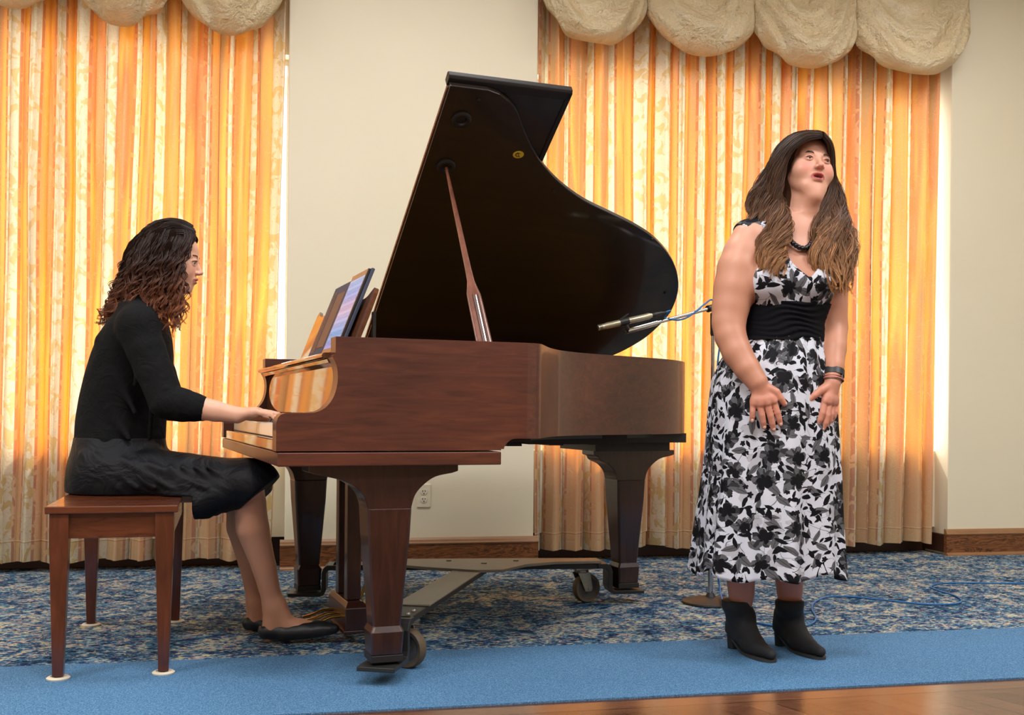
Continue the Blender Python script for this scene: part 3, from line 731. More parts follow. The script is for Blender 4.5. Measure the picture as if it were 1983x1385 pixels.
def arm_to(i, sgn):
    L = np.array(LEGS[i]); H = np.array(HUB); d = (H - L) / np.linalg.norm(H - L); n = np.array([-d[1], d[0]])
    s0 = L + d * 0.105
    beam('truck_arm', s0, H, 0.050, 0.045 if i else 0.05, 0.150, 0.172)
    # drop bracket and foot plate
    prof = [(0.125, 0.172), (0.085, 0.172), (0.070, 0.160), (0.062, 0.140), (0.062, 0.078), (0.058, 0.062), (0.045, 0.058), (-0.075, 0.058), (-0.075, 0.044), (0.055, 0.044), (0.072, 0.050), (0.080, 0.070), (0.080, 0.140), (0.090, 0.152), (0.125, 0.152)]
    m = MB()
    m.prism(prof, lambda p: tl_(*(L + d * p[0] - n * 0.058), p[1]), lambda p: tl_(*(L + d * p[0] + n * 0.058), p[1]))
    m.build('leg_bracket', M_blackmetal, truck, bevel=0.002)
    for a in (0.15, 0.21):
        for w in (-0.03, 0.03):
            m = MB(); m.lathe([(0.008, 0.172), (0.008, 0.176), (0.004, 0.180), (0.001, 0.181)], 10, Matrix.Translation(tl_(*(L + d * a + n * w), 0))); m.build('bolt', M_graymetal, truck, smooth=50)
    # caster
    c = L + d * 0.185 + n * 0.0
    cz = 0.062; ang = math.atan2(d[1], d[0]) + sgn
    M = Matrix.Translation(tl_(c[0], c[1], 0)) @ Matrix.Rotation(ang, 4, 'Z')
    cs = MB(); cs.box((-0.045, -0.035, 0.144), (0.045, 0.035, 0.150), 0, M); cs.lathe([(0.026, 0.128), (0.030, 0.132), (0.030, 0.141), (0.022, 0.144)], 20, M)
    pr = [(-0.028, 0.130), (0.030, 0.130), (-0.018 + 0.012, cz - 0.012), (-0.034, cz - 0.012), (-0.040, cz), (-0.034, 0.10)]
    for y0 in (-0.026, 0.023):
        cs.prism(pr, lambda p: M @ Vector((p[0], y0, p[1])), lambda p: M @ Vector((p[0], y0 + 0.003, p[1])))
    co = cs.build('caster', M_graymetal, truck, smooth=30)
    xw = -0.024
    Mw = M @ Matrix.Translation((xw, 0, cz)) @ Matrix.Rotation(math.radians(90), 4, 'X')
    m = MB(); m.lathe([(0.050, -0.016), (0.058, -0.018), (0.0615, -0.012), (0.062, 0.0), (0.0615, 0.012), (0.058, 0.018), (0.050, 0.016), (0.050, -0.016)], 40, Mw, cap=False); m.build('tire', plain('dark_rubber_tire', rgb(88, 72, 50), 0.6) , co, smooth=40)
    m = MB(); m.lathe([(0.010, -0.020), (0.014, -0.020), (0.016, -0.008), (0.040, -0.006), (0.046, -0.014), (0.051, -0.014), (0.051, 0.014), (0.046, 0.014), (0.040, 0.006), (0.016, 0.008), (0.014, 0.020), (0.010, 0.020)], 40, Mw); m.build('wheel_hub', plain('grey_wheel_hub', rgb(92, 88, 84), 0.4, 0.4), co, smooth=40)
    m = MB(); m.cyl(M @ Vector((xw, -0.031, cz)), M @ Vector((xw, 0.031, cz)), 0.006, 10); m.build('axle_bolt', M_graymetal, co, smooth=40)
arm_to(0, 1.25); arm_to(1, 0.9); arm_to(2, 0.35 + math.pi * 0)
# hub plate, lozenge with square holes
m = MB(); H = np.array(HUB); d = np.array(LEGS[2]) - np.array(LEGS[1]); d = d / np.linalg.norm(d); n = np.array([-d[1], d[0]])
plate = [(-0.48, -0.05), (-0.40, -0.085), (-0.22, -0.20), (-0.04, -0.28), (0.06, -0.27), (0.17, -0.13), (0.30, -0.062), (0.50, -0.045), (0.50, 0.045), (0.2, 0.05), (-0.2, 0.05), (-0.48, 0.05)]
m.prism(plate, lambda p: tl_(*(H + d * p[0] + n * p[1]), 0.173), lambda p: tl_(*(H + d * p[0] + n * p[1]), 0.185)); hub = m.build('hub_plate', M_beamtop, truck, bevel=0.002)
for a, b in ((-0.14, -0.02), (0.0, -0.10), (0.14, -0.03)):
    m = MB()
    c = H + d * a + n * b; Mm = Matrix.Translation(tl_(c[0], c[1], 0.185)) @ Matrix.Rotation(math.atan2(d[1], d[0]), 4, 'Z')
    m.box((-0.011, -0.008, 0.0), (0.011, 0.008, 0.004), 0, Mm)
    m.build('square_nut', M_graymetal, hub)
m = MB(); L0 = np.array(LEGS[0]); dd = (H - L0) / np.linalg.norm(H - L0); nn2 = np.array([-dd[1], dd[0]]); s0 = L0 + dd * 0.30
r = []
for p, w in ((s0, 0.058), (H - dd * 0.05, 0.058)): r.append([tl_(*(p - nn2 * w), 0.172), tl_(*(p + nn2 * w), 0.172), tl_(*(p + nn2 * w), 0.178), tl_(*(p - nn2 * w), 0.178)])
m.loft(r); m.build('sliding_sleeve', M_beamtop, truck, bevel=0.002)

# ================================================================== tablet in its folio on the music desk
tab = empty('tablet', tuple(pl(0.222, 0.55, 0.992)), PZ)
tag(tab, 'tablet in a dark folio case glowing with sheet music on the piano desk', 'tablet')
ta = math.radians(21.5)
def tp(vv, h, off=0.0): return (h * math.sin(ta) + off * math.cos(ta), vv - 0.55, h * math.cos(ta) - off * math.sin(ta))
def slab(name, v0, v1, h0, h1, o0, o1, mat, parent, bevel=0.002):
    m = MB(); pts = [(v0, h0), (v1, h0), (v1, h1), (v0, h1)]
    m.prism(pts, lambda p: tp(p[0], p[1], o0), lambda p: tp(p[0], p[1], o1)); return m.build(name, mat, parent, bevel=bevel)
M_folio = plain('slate_blue_folio', rgb(58, 62, 82), 0.7)
M_bezel = plain('tablet_bezel', (0.03, 0.026, 0.025), 0.25)
body = slab('tablet_body', 0.300, 0.535, 0.0, 0.285, -0.004, 0.004, M_bezel, tab)
slab('folio_back', 0.292, 0.540, -0.003, 0.289, 0.0045, 0.015, M_folio, tab)
slab('folio_cover', 0.541, 0.80, 0.0, 0.270, -0.003, 0.006, M_folio, tab)
cov = slab('cover_panel', 0.565, 0.69, 0.03, 0.235, -0.0042, -0.0028, plain('brown_panel', rgb(104, 74, 58), 0.6), tab, 0.0)
for k in range(3): slab('cover_groove', 0.715 + k * 0.022, 0.722 + k * 0.022, 0.015, 0.245, -0.0042, -0.0028, M_bezel, tab, 0.0)
t = NT('lit_sheet_music')
cc = t.coord('Object'); sp = t.new('SeparateXYZ'); t.l.new(cc, sp.inputs[0]); hh = t.math('MULTIPLY', sp.outputs[2], 1.075); vv = sp.outputs[1]
f1 = t.math('MULTIPLY', hh, 1 / 0.030); blk = t.math('FRACT', f1)
stave = t.math('LESS_THAN', t.math('FRACT', t.math('MULTIPLY', blk, 9.0)), 0.22)
instave = t.math('LESS_THAN', blk, 0.55)
notes = t.math('GREATER_THAN', t.noise(t.coord('Object', scale=(1, 170, 210)), 1.0, 1), 0.60)
ink = t.math('MULTIPLY', t.math('MAXIMUM', stave, t.math('MULTIPLY', notes, 1.0)), t.math('LESS_THAN', blk, 0.62))
bg = t.ramp(t.math('MULTIPLY', hh, 3.6), [(0.0, (0.62, 0.42, 0.72)), (0.25, (0.42, 0.56, 0.90)), (0.48, (0.85, 0.66, 0.86)), (0.56, (0.95, 0.62, 0.72)), (0.75, (0.60, 0.58, 0.92)), (1.0, (0.72, 0.76, 0.95))])
colr = t.mix(t.math('MULTIPLY', ink, 0.55), bg, (0.12, 0.12, 0.30))
em = t.new('Emission'); t.l.new(colr, em.inputs[0]); em.inputs[1].default_value = 0.85
slab('lit_screen', 0.312, 0.523, 0.016, 0.262, -0.0046, -0.0040, t.done(em.outputs[0]), body, 0.0)

# ================================================================== piano bench
BR = math.radians(3.0)
bx = (-0.497, 3.350)
bench = empty('piano_bench', (bx[0], bx[1], 0), BR)
tag(bench, 'reddish brown wooden duet bench the pianist sits on', 'bench')
M_bench = lacquer('bench_cherry_wood', rgb(70, 32, 16), rgb(94, 46, 24), rgb(116, 60, 32), 0.24, grain=(3, 20, 20), coat=0.4)
M_benchV = lacquer('bench_leg_wood', rgb(64, 29, 15), rgb(88, 42, 22), rgb(106, 54, 28), 0.26, grain=(20, 20, 3), coat=0.4)
HW = 0.184; BL = 0.86; SZ = 0.516
m = MB(); m.box((-HW - 0.004, -0.005, SZ - 0.022), (HW + 0.004, BL, SZ)); m.build('seat_top', M_bench, bench, bevel=0.003)
# raised front rail of the seat and padded cushion edge
m = MB(); m.box((-HW + 0.028, 0.020, SZ - 0.098), (HW - 0.028, 0.040, SZ - 0.022)); m.box((-HW + 0.028, BL - 0.045, SZ - 0.098), (HW - 0.028, BL - 0.025, SZ - 0.022))
m.box((-HW + 0.012, 0.05, SZ - 0.098), (-HW + 0.03, BL - 0.05, SZ - 0.022)); m.box((HW - 0.03, 0.05, SZ - 0.098), (HW - 0.012, BL - 0.05, SZ - 0.022)); m.build('apron', M_bench, bench, bevel=0.002)
for sx in (-1, 1):
    for yy in (0.030, BL - 0.035):
        cx = sx * (HW - 0.030)
        m = MB()
        ins = 0.028; a = cx + (-sx) * 0.0
        xo = sx * (HW - 0.008); xi = sx * (HW - 0.062); xib = sx * (HW - 0.050); 
        yi = yy + (0.026 if yy < 0.4 else -0.026); yo = yy - (0.026 if yy < 0.4 else -0.026)
        ybi = yy + (0.012 if yy < 0.4 else -0.012)
        m.loft([[(xo, yo, SZ - 0.022), (xi, yo, SZ - 0.022), (xi, yi, SZ - 0.022), (xo, yi, SZ - 0.022)],
                [(xo, yo, SZ - 0.10), (xi, yo, SZ - 0.10), (xi, yi, SZ - 0.10), (xo, yi, SZ - 0.10)],
                [(xo - sx * 0.012, yo, 0.010), (xib, yo, 0.010), (xib, ybi, 0.010), (xo - sx * 0.012, ybi, 0.010)]])
        lg = m.build('leg', M_benchV, bench, bevel=0.002)
        m = MB(); mm = Matrix.Translation(((xo + xib) / 2 - sx * 0.006, (yo + ybi) / 2, 0))
        m.lathe([(0.024, 0.0), (0.033, 0.001), (0.034, 0.005), (0.030, 0.008), (0.022, 0.009), (0.021, 0.0065), (0.003, 0.0065)], 28, mm); m.build('foot_cup', plain('cream_plastic_cup', rgb(214, 204, 184), 0.4), lg, smooth=40)

# ================================================================== microphone on its boom stand
stand = empty('microphone_stand', (1.79, 4.235, 0)); tag(stand, 'round-base microphone stand with chrome boom reaching over the piano tail', 'microphone stand')
sx, sy = 1.79, 4.235
m = MB(); m.lathe([(0.118, 0.0), (0.122, 0.004), (0.120, 0.010), (0.100, 0.017), (0.05, 0.024), (0.022, 0.028), (0.016, 0.040), (0.014, 0.045)], 48); m.build('base', plain('dark_cast_base', rgb(44, 43, 42), 0.5, 0.2), stand, smooth=40)
m = MB(); m.cyl((0, 0, 0.04), (0, 0, 0.76), 0.0115, 20); m.cyl((0, 0, 0.76), (0, 0, 1.235), 0.008, 16); m.build('pole', M_chrome, stand, smooth=40)
m = MB(); m.lathe([(0.010, 0.72), (0.017, 0.725), (0.017, 0.79), (0.010, 0.80)], 20); m.build('pole_clutch', M_blackmetal, stand, smooth=40); m = MB(); m.lathe([(0.009, 1.14), (0.012, 1.15), (0.013, 1.235), (0.009, 1.24)], 16); m.build('pole_collar', M_blackmetal, stand, smooth=40)
wm0 = np.array(q2w(1378, 594, 4.47)); tip = q2w(1213, 641, 4.22)
P0 = Vector((0, 0, 1.262)); P1 = Vector(tip - np.array([sx, sy, 0]))
dirb = (P1 - P0).normalized(); back = P0 - dirb * 0.09
m = MB(); m.cyl(back, P1, 0.0075, 16); boom = m.build('boom', M_chrome, stand, smooth=40)
m = MB(); m.cyl(P1 - dirb * 0.002, P1 - dirb * 0.17, 0.0115, 16); m.build('boom_sleeve', M_chrome, boom, smooth=40)
m = MB(); m.cyl(P0 - dirb * 0.03, P0 + dirb * 0.035, 0.015, 14); m.cyl(P0 + Vector((0, -0.022, 0)), P0 + Vector((0, 0.022, 0)), 0.012, 14); m.build('boom_joint', M_blackmetal, boom, smooth=40)
m = MB(); m.cyl(back, back - dirb * 0.05, 0.015, 16); m.build('counterweight', M_blackmetal, boom, smooth=40)
# small-diaphragm microphone in its clip
ma = Vector(q2w(1158, 635, 4.17)); mb = Vector(q2w(1262, 611, 4.24))
mic = empty('microphone', tuple(ma)); tag(mic, 'slim champagne coloured condenser microphone clipped above the piano', 'microphone')
d = (mb - ma).normalized(); Lm = (mb - ma).length
M_mic = plain('champagne_metal', rgb(196, 188, 160), 0.32, 0.75, var=0.03)
rot = d.to_track_quat('Z', 'Y').to_matrix().to_4x4()
m = MB(); m.lathe([(0.0095, 0), (0.0115, 0.002), (0.0118, 0.018), (0.0112, 0.020), (0.0112, 0.032), (0.0128, 0.038), (0.0128, Lm * 0.52), (0.0124, Lm * 0.53), (0.0128, Lm * 0.54), (0.0128, Lm - 0.012), (0.0105, Lm - 0.006), (0.0095, Lm)], 24, rot); mbod = m.build('microphone_body', M_mic, mic, smooth=40)
m = MB()
for k in range(3): m.lathe([(0.0120, 0.0055 + k * 0.0045), (0.0120, 0.0075 + k * 0.0045)], 24, rot, cap=True)
m.lathe([(0.0088, -0.0006), (0.0088, 0.001)], 20, rot)
m.build('capsule_slot', M_blackmetal, mbod)
m = MB(); m.lathe([(0.009, 0.0), (0.0105, 0.003), (0.0105, 0.022), (0.0085, 0.026), (0.0075, 0.045), (0.0045, 0.052), (0.0035, 0.070)], 16, Matrix.Translation(mb - ma) @ rot); plug = m.build('cable_plug', M_blackmetal, mic, smooth=40)
m = MB(); cmid = (mb - ma) * 0.50; side = d.cross(Vector((0, 0, 1))).normalized(); upv = side.cross(d).normalized()
for s0, s1 in ((0.40, 0.56),):
    ring0 = []
    rr = []
    for s in (s0, s1):
        c = (mb - ma) * s
        rr.append([c + side * (0.0155 * math.cos(a)) + upv * (0.0155 * math.sin(a)) for a in [2 * math.pi * k / 20 for k in range(20)]])
    m.loft(rr)
tipv = Vector(tip) - ma
m.tube([cmid - upv * 0.012, cmid - upv * 0.03 + d * 0.005, tipv + Vector((0, 0, 0.0)), tipv + dirb * 0.016], [0.008, 0.008, 0.011, 0.010], 12)
m.prism([(0.0, 0.012), (0.05, 0.030), (0.053, 0.026), (0.012, 0.008)], lambda p: cmid - d * 0.03 + d * p[0] + upv * p[1] - side * 0.004, lambda p: cmid - d * 0.03 + d * p[0] + upv * p[1] + side * 0.004)
m.build('microphone_clip', M_blackmetal, mic, smooth=40)
# cable: from the plug along the boom, down the pole and away over the carpet
M_cable = plain('blue_cable_jacket', rgb(24, 104, 168), 0.4)
S = Vector((sx, sy, 0))
pe = mb + d * 0.065
bp = lambda s, off=0.0, ang=0.0: S + P1.lerp(P0, s) + Vector((0, -0.013 * math.cos(ang), 0.013 * math.sin(ang)))
pts = [pe, pe + d * 0.02, bp(0.42, ang=1.2), bp(0.50, ang=-0.3), bp(0.58, ang=-1.5), bp(0.68, ang=-1.2), bp(0.80, ang=0.6), bp(0.90, ang=1.6) + Vector((0, 0, 0.012)), bp(1.0, ang=1.6) + Vector((0, 0, 0.016)),
       S + Vector((0.035, -0.01, 1.20)), S + Vector((0.016, -0.012, 1.0)), S + Vector((0.018, 0.010, 0.7)), S + Vector((0.016, -0.014, 0.4)), S + Vector((0.02, -0.016, 0.18))]
pts += [Vector(on_floor(x, y, h)) for x, y, h in ((1394, 1140, 0.06), (1400, 1165, 0.03), (1412, 1185, 0.006), (1440, 1200, 0.005), (1478, 1209, 0.005), (1515, 1214, 0.005), (1556, 1213, 0.005), (1575, 1206, 0.005), (1580, 1195, 0.005), (1572, 1178, 0.005), (1580, 1165, 0.005), (1605, 1156, 0.005), (1650, 1156, 0.005), (1720, 1163, 0.005), (1790, 1170, 0.005), (1845, 1170, 0.005), (1862, 1164, 0.005), (1850, 1154, 0.005), (1818, 1144, 0.005), (1803, 1137, 0.005), (1815, 1131, 0.005), (1855, 1129, 0.005), (1990, 1130, 0.005), (2100, 1128, 0.005))]
m = MB(); m.tube([tuple(p) for p in catmull([tuple(p) for p in pts], 8)], 0.0038, 8)
tag(m.build('microphone_cable', M_cable, smooth=True), 'thin blue cable running from the microphone down across the patterned carpet', 'cable')
# ================================================================== implicit-surface modelling for bodies and cloth
def axis_samples(lo, hi, spec, default):
    """spec: list of (from, to, step) denser stretches along one axis"""
    out = [lo]
    while out[-1] < hi:
        p = out[-1]; st = default
        for a, b, s in spec:
            if a - s <= p < b: st = min(st, s)
        out.append(p + st)
    return np.array(out, np.float32)
class Field:
    def __init__(s, lo, hi, step=0.004, zspec=(), xspec=(), yspec=()):
        s.ax = [axis_samples(lo[0], hi[0], xspec, step), axis_samples(lo[1], hi[1], yspec, step), axis_samples(lo[2], hi[2], zspec, step)]
        s.v = np.full([len(a) for a in s.ax], 0.08, np.float32)
    def block(s, lo, hi):
        sl = []
        for k in range(3):
            a = int(np.searchsorted(s.ax[k], lo[k])); b = int(np.searchsorted(s.ax[k], hi[k]))
            a = max(a - 1, 0); b = min(b + 1, len(s.ax[k]))
            if b <= a: return None
            sl.append(slice(a, b))
        X = s.ax[0][sl[0]][:, None, None]; Y = s.ax[1][sl[1]][None, :, None]; Z = s.ax[2][sl[2]][None, None, :]
        return tuple(sl), X, Y, Z
    def merge(s, sl, d, k, op):
        a = s.v[sl]; d = d.astype(np.float32)
        if op == 'add':
            if k > 0: h = np.maximum(k - np.abs(a - d), 0) / k; r = np.minimum(a, d) - h * h * k * 0.25
            else: r = np.minimum(a, d)
        elif op == 'sub':
            d = -d
            if k > 0: h = np.maximum(k - np.abs(a - d), 0) / k; r = np.maximum(a, d) + h * h * k * 0.25
            else: r = np.maximum(a, d)
        s.v[sl] = r
    def cone(s, p0, p1, r0, r1, k=0.015, op='add', flat=None):
        """tapered capsule; flat=(axis vector, factor) squeezes the section along an axis"""
        p0 = np.array(p0, float); p1 = np.array(p1, float); m = max(r0, r1) + 0.05 + k
        b = s.block(np.minimum(p0, p1) - m, np.maximum(p0, p1) + m)
        if b is None: return
        sl, X, Y, Z = b; d = p1 - p0; L2 = max(1e-9, float(d @ d))
        t = np.clip(((X - p0[0]) * d[0] + (Y - p0[1]) * d[1] + (Z - p0[2]) * d[2]) / L2, 0, 1)
        dx = X - p0[0] - t * d[0]; dy = Y - p0[1] - t * d[1]; dz = Z - p0[2] - t * d[2]
        q = dx * dx + dy * dy + dz * dz
        if flat is not None:
            ax = np.array(flat[0], float); ax /= np.linalg.norm(ax); f = flat[1]
            al = dx * ax[0] + dy * ax[1] + dz * ax[2]; q = q + al * al * (1 / f ** 2 - 1)
            dist = np.sqrt(q) - (r0 + (r1 - r0) * t); dist = np.where(dist < 0, dist * f, dist * (0.5 + 0.5 * f))
        else: dist = np.sqrt(q) - (r0 + (r1 - r0) * t)
        s.merge(sl, dist, k, op)
    def chain(s, pts, k=0.015, op='add', flat=None):
        """pts: list of (point, radius): one limb, its own joints stay slim, only its root blends by k"""
        pts = [(np.array(p, float), r + (k * 0.17 if op == 'add' else 0)) for p, r in pts]
        A = np.array([p for p, r in pts]); m = max(r for p, r in pts) + 0.05 + k
        b = s.block(A.min(0) - m, A.max(0) + m)
        if b is None: return
        sl, X, Y, Z = b; best = None; kk = 0.007 if k > 0.012 else 0.0015
        for (p0, r0), (p1, r1) in zip(pts, pts[1:]):
            d = p1 - p0; L2 = max(1e-9, float(d @ d))
            t = np.clip(((X - p0[0]) * d[0] + (Y - p0[1]) * d[1] + (Z - p0[2]) * d[2]) / L2, 0, 1).astype(np.float32)
            q = (X - p0[0] - t * d[0]) ** 2 + (Y - p0[1] - t * d[1]) ** 2 + (Z - p0[2] - t * d[2]) ** 2
            dist = np.sqrt(q) - (r0 + (r1 - r0) * t)
            if best is None: best = dist
            else:
                h = np.maximum(kk - np.abs(best - dist), 0) / kk; best = np.minimum(best, dist) - h * h * kk * 0.25
        s.merge(sl, best, k, op)
    def ell(s, c, r, M=None, k=0.015, op='add'):
        c = np.array(c, float); r = np.array(r, float); m = max(r) + 0.05 + k
        b = s.block(c - m, c + m)
        if b is None: return
        sl, X, Y, Z = b; x = X - c[0]; y = Y - c[1]; z = Z - c[2]
        if M is not None:   # columns of M = local axes
            x, y, z = (x * M[0][0] + y * M[1][0] + z * M[2][0], x * M[0][1] + y * M[1][1] + z * M[2][1], x * M[0][2] + y * M[1][2] + z * M[2][2])
        k0 = np.sqrt((x / r[0]) ** 2 + (y / r[1]) ** 2 + (z / r[2]) ** 2); k1 = np.sqrt((x / r[0] ** 2) ** 2 + (y / r[1] ** 2) ** 2 + (z / r[2] ** 2) ** 2)
        s.merge(sl, k0 * (k0 - 1) / np.maximum(k1, 1e-6), k, op)
    def column(s, secs, k=0.02, op='add', grow=0.0):
        """stacked ellipses: (z, cx, cy, rx, ry, angle)"""
        secs = sorted(secs); zz = np.array([c[0] for c in secs])
        A = np.array([c[1:] for c in secs], float); mr = A[:, 2:4].max() + 0.07
        b = s.block((A[:, 0].min() - mr, A[:, 1].min() - mr, zz[0] - 0.08), (A[:, 0].max() + mr, A[:, 1].max() + mr, zz[-1] + 0.08))
        sl, X, Y, Z = b; z1 = Z[0, 0]; zc = np.clip(z1, zz[0], zz[-1])
        tt = np.linspace(0, 1, len(zz)); 
        fine = np.linspace(zz[0], zz[-1], 160)
        def ip(c):
            f = np.interp(fine, zz, c); ker = np.ones(13) / 13; f = np.convolve(np.pad(f, 6, 'edge'), ker, 'valid'); return np.interp(zc, fine, f)[None, None, :]
        cx, cy, rx, ry, an = [ip(A[:, i]) for i in range(5)]
        rx = rx + grow; ry = ry + grow
        x = X - cx; y = Y - cy; ca, sa = np.cos(an), np.sin(an); x, y = x * ca + y * sa, -x * sa + y * ca
        k0 = np.sqrt((x / rx) ** 2 + (y / ry) ** 2); k1 = np.sqrt((x / rx ** 2) ** 2 + (y / ry ** 2) ** 2)
        d = k0 * (k0 - 1) / np.maximum(k1, 1e-6)
        ez = np.maximum(zz[0] - Z, Z - zz[-1])
        d = np.where(ez > 0, np.sqrt(np.maximum(d, 0) ** 2 + ez ** 2) + np.minimum(np.maximum(d, ez), 0), np.maximum(d, -0.07))
        s.merge(sl, d, k, op)
    def half(s, p, n, k=0.0, op='sub'):
        """op 'sub' removes the side the normal points to"""
        X = s.ax[0][:, None, None]; Y = s.ax[1][None, :, None]; Z = s.ax[2][None, None, :]
        n = np.array(n, float); n /= np.linalg.norm(n)
        d = -((X - p[0]) * n[0] + (Y - p[1]) * n[1] + (Z - p[2]) * n[2])
        s.merge((slice(None),) * 3, d + np.zeros_like(s.v), k, op)
    def mesh(s):
        v = s.v; nx, ny, nz = v.shape; ins = v < 0
        c = np.zeros((nx - 1, ny - 1, nz - 1), np.int8)
        for i in (0, 1):
            for j in (0, 1):
                for k in (0, 1): c += ins[i:nx - 1 + i, j:ny - 1 + j, k:nz - 1 + k]
        act = (c > 0) & (c < 8); idx = np.argwhere(act); n = len(idx)
        ids = np.full(act.shape, -1, np.int64); ids[act] = np.arange(n)
        I, J, K = idx.T; acc = np.zeros((n, 3)); cnt = np.zeros(n)
        offs = [(i, j, k) for i in (0, 1) for j in (0, 1) for k in (0, 1)]
        for a in offs:
            for ax in range(3):
                if a[ax]: continue
                b = list(a); b[ax] = 1
                va = v[I + a[0], J + a[1], K + a[2]]; vb = v[I + b[0], J + b[1], K + b[2]]
                m = (va < 0) != (vb < 0); t = np.where(m, va / np.where(m, va - vb, 1), 0)
                P = []
                for q in range(3):
                    base = s.ax[q][[I, J, K][q] + a[q]]
                    if q == ax: base = base + t * (s.ax[q][[I, J, K][q] + 1] - s.ax[q][[I, J, K][q]])
                    P.append(base)
                P = np.stack(P, 1); acc += P * m[:, None]; cnt += m
        V = acc / np.maximum(cnt, 1)[:, None]
        F = []
        for ax in range(3):
            o = [q for q in range(3) if q != ax]
            sa = [slice(1, s_ - 1) for s_ in v.shape]; sb = [slice(1, s_ - 1) for s_ in v.shape]
            sa[ax] = slice(0, v.shape[ax] - 1); sb[ax] = slice(1, v.shape[ax])
            A = ins[tuple(sa)]; B = ins[tuple(sb)]; cr = np.argwhere(A != B)
            if len(cr) == 0: continue
            flip = A[tuple(cr.T)]
            base = cr.copy(); base[:, o[0]] += 1; base[:, o[1]] += 1
            q = []
            for d0, d1 in ((-1, -1), (0, -1), (0, 0), (-1, 0)):
                w = base.copy(); w[:, o[0]] += d0; w[:, o[1]] += d1
                q.append(ids[tuple(w.T)])
            q = np.stack(q, 1)
            if ax == 1: flip = ~flip
            q[~flip] = q[~flip][:, ::-1]
            F.append(q)
        F = np.concatenate(F); F = F[(F >= 0).all(1)]
        return V, F
def smooth_verts(V, F, it=2, lam=0.5):
    n = len(V)
    e = np.concatenate([F[:, [0, 1]], F[:, [1, 2]], F[:, [2, 3]], F[:, [3, 0]]])
    for _ in range(it):
        acc = np.zeros_like(V); cnt = np.zeros(n)
        for a, b in ((0, 1), (1, 0)):
            for q in range(3): acc[:, q] += np.bincount(e[:, a], V[e[:, b], q], n)
            cnt += np.bincount(e[:, a], minlength=n)
        V = V + lam * (acc / np.maximum(cnt, 1)[:, None] - V)
    return V
def np_mesh(name, V, F, mats, parent=None, smooth=True, cols=None, uvs=None, loc=None, rotz=None):
    me = bpy.data.meshes.new(name)
    V = np.asarray(V, np.float32); F = np.asarray(F, np.int32); w = F.shape[1]
    me.vertices.add(len(V)); me.vertices.foreach_set('co', V.ravel())
    me.loops.add(F.size); me.loops.foreach_set('vertex_index', F.ravel())
    me.polygons.add(len(F)); me.polygons.foreach_set('loop_start', np.arange(0, F.size, w, dtype=np.int32)); me.polygons.foreach_set('loop_total', np.full(len(F), w, np.int32))
    me.update(calc_edges=True); me.validate()
    if not isinstance(mats, (list, tuple)): mats = [mats]
    for m in mats: me.materials.append(m)
    me.polygons.foreach_set('use_smooth', [smooth] * len(me.polygons))
    if cols is not None: set_color_attr(me, 'tint', cols)
    if uvs is not None: set_uv(me, uvs)
    o = bpy.data.objects.new(name, me); COL.objects.link(o)
    if parent is not None: o.parent = parent
    if loc is not None: o.location = loc
    if rotz is not None: o.rotation_euler = (0, 0, rotz)
    return o
def tubes_np(paths, rads, n=4):
    """many thin tubes at once; paths (S, T, 3), rads (S, T)"""
    P = np.asarray(paths); S, T, _ = P.shape
    tg = np.gradient(P, axis=1); tg /= np.linalg.norm(tg, axis=2, keepdims=True) + 1e-9
    ref = np.zeros_like(tg); ref[..., 1] = 1.0
    N = np.cross(tg, ref); N /= np.linalg.norm(N, axis=2, keepdims=True) + 1e-9
    B = np.cross(tg, N)
    a = 2 * np.pi * np.arange(n) / n
    V = P[:, :, None, :] + rads[:, :, None, None] * (N[:, :, None, :] * np.cos(a)[None, None, :, None] + B[:, :, None, :] * np.sin(a)[None, None, :, None])
    base = (np.arange(S)[:, None, None] * T + np.arange(T - 1)[None, :, None]) * n
    i = np.arange(n)[None, None, :]; j = (i + 1) % n
    F = np.stack([base + i, base + j, base + j + n, base + i + n], -1).reshape(-1, 4)
    return V.reshape(-1, 3), F
def resample(pts, T):
    c = np.array(catmull(pts, 10)); d = np.r_[0, np.cumsum(np.linalg.norm(np.diff(c, axis=0), axis=1))]; t = np.linspace(0, d[-1], T)
    return np.stack([np.interp(t, d, c[:, k]) for k in range(c.shape[1])], 1)
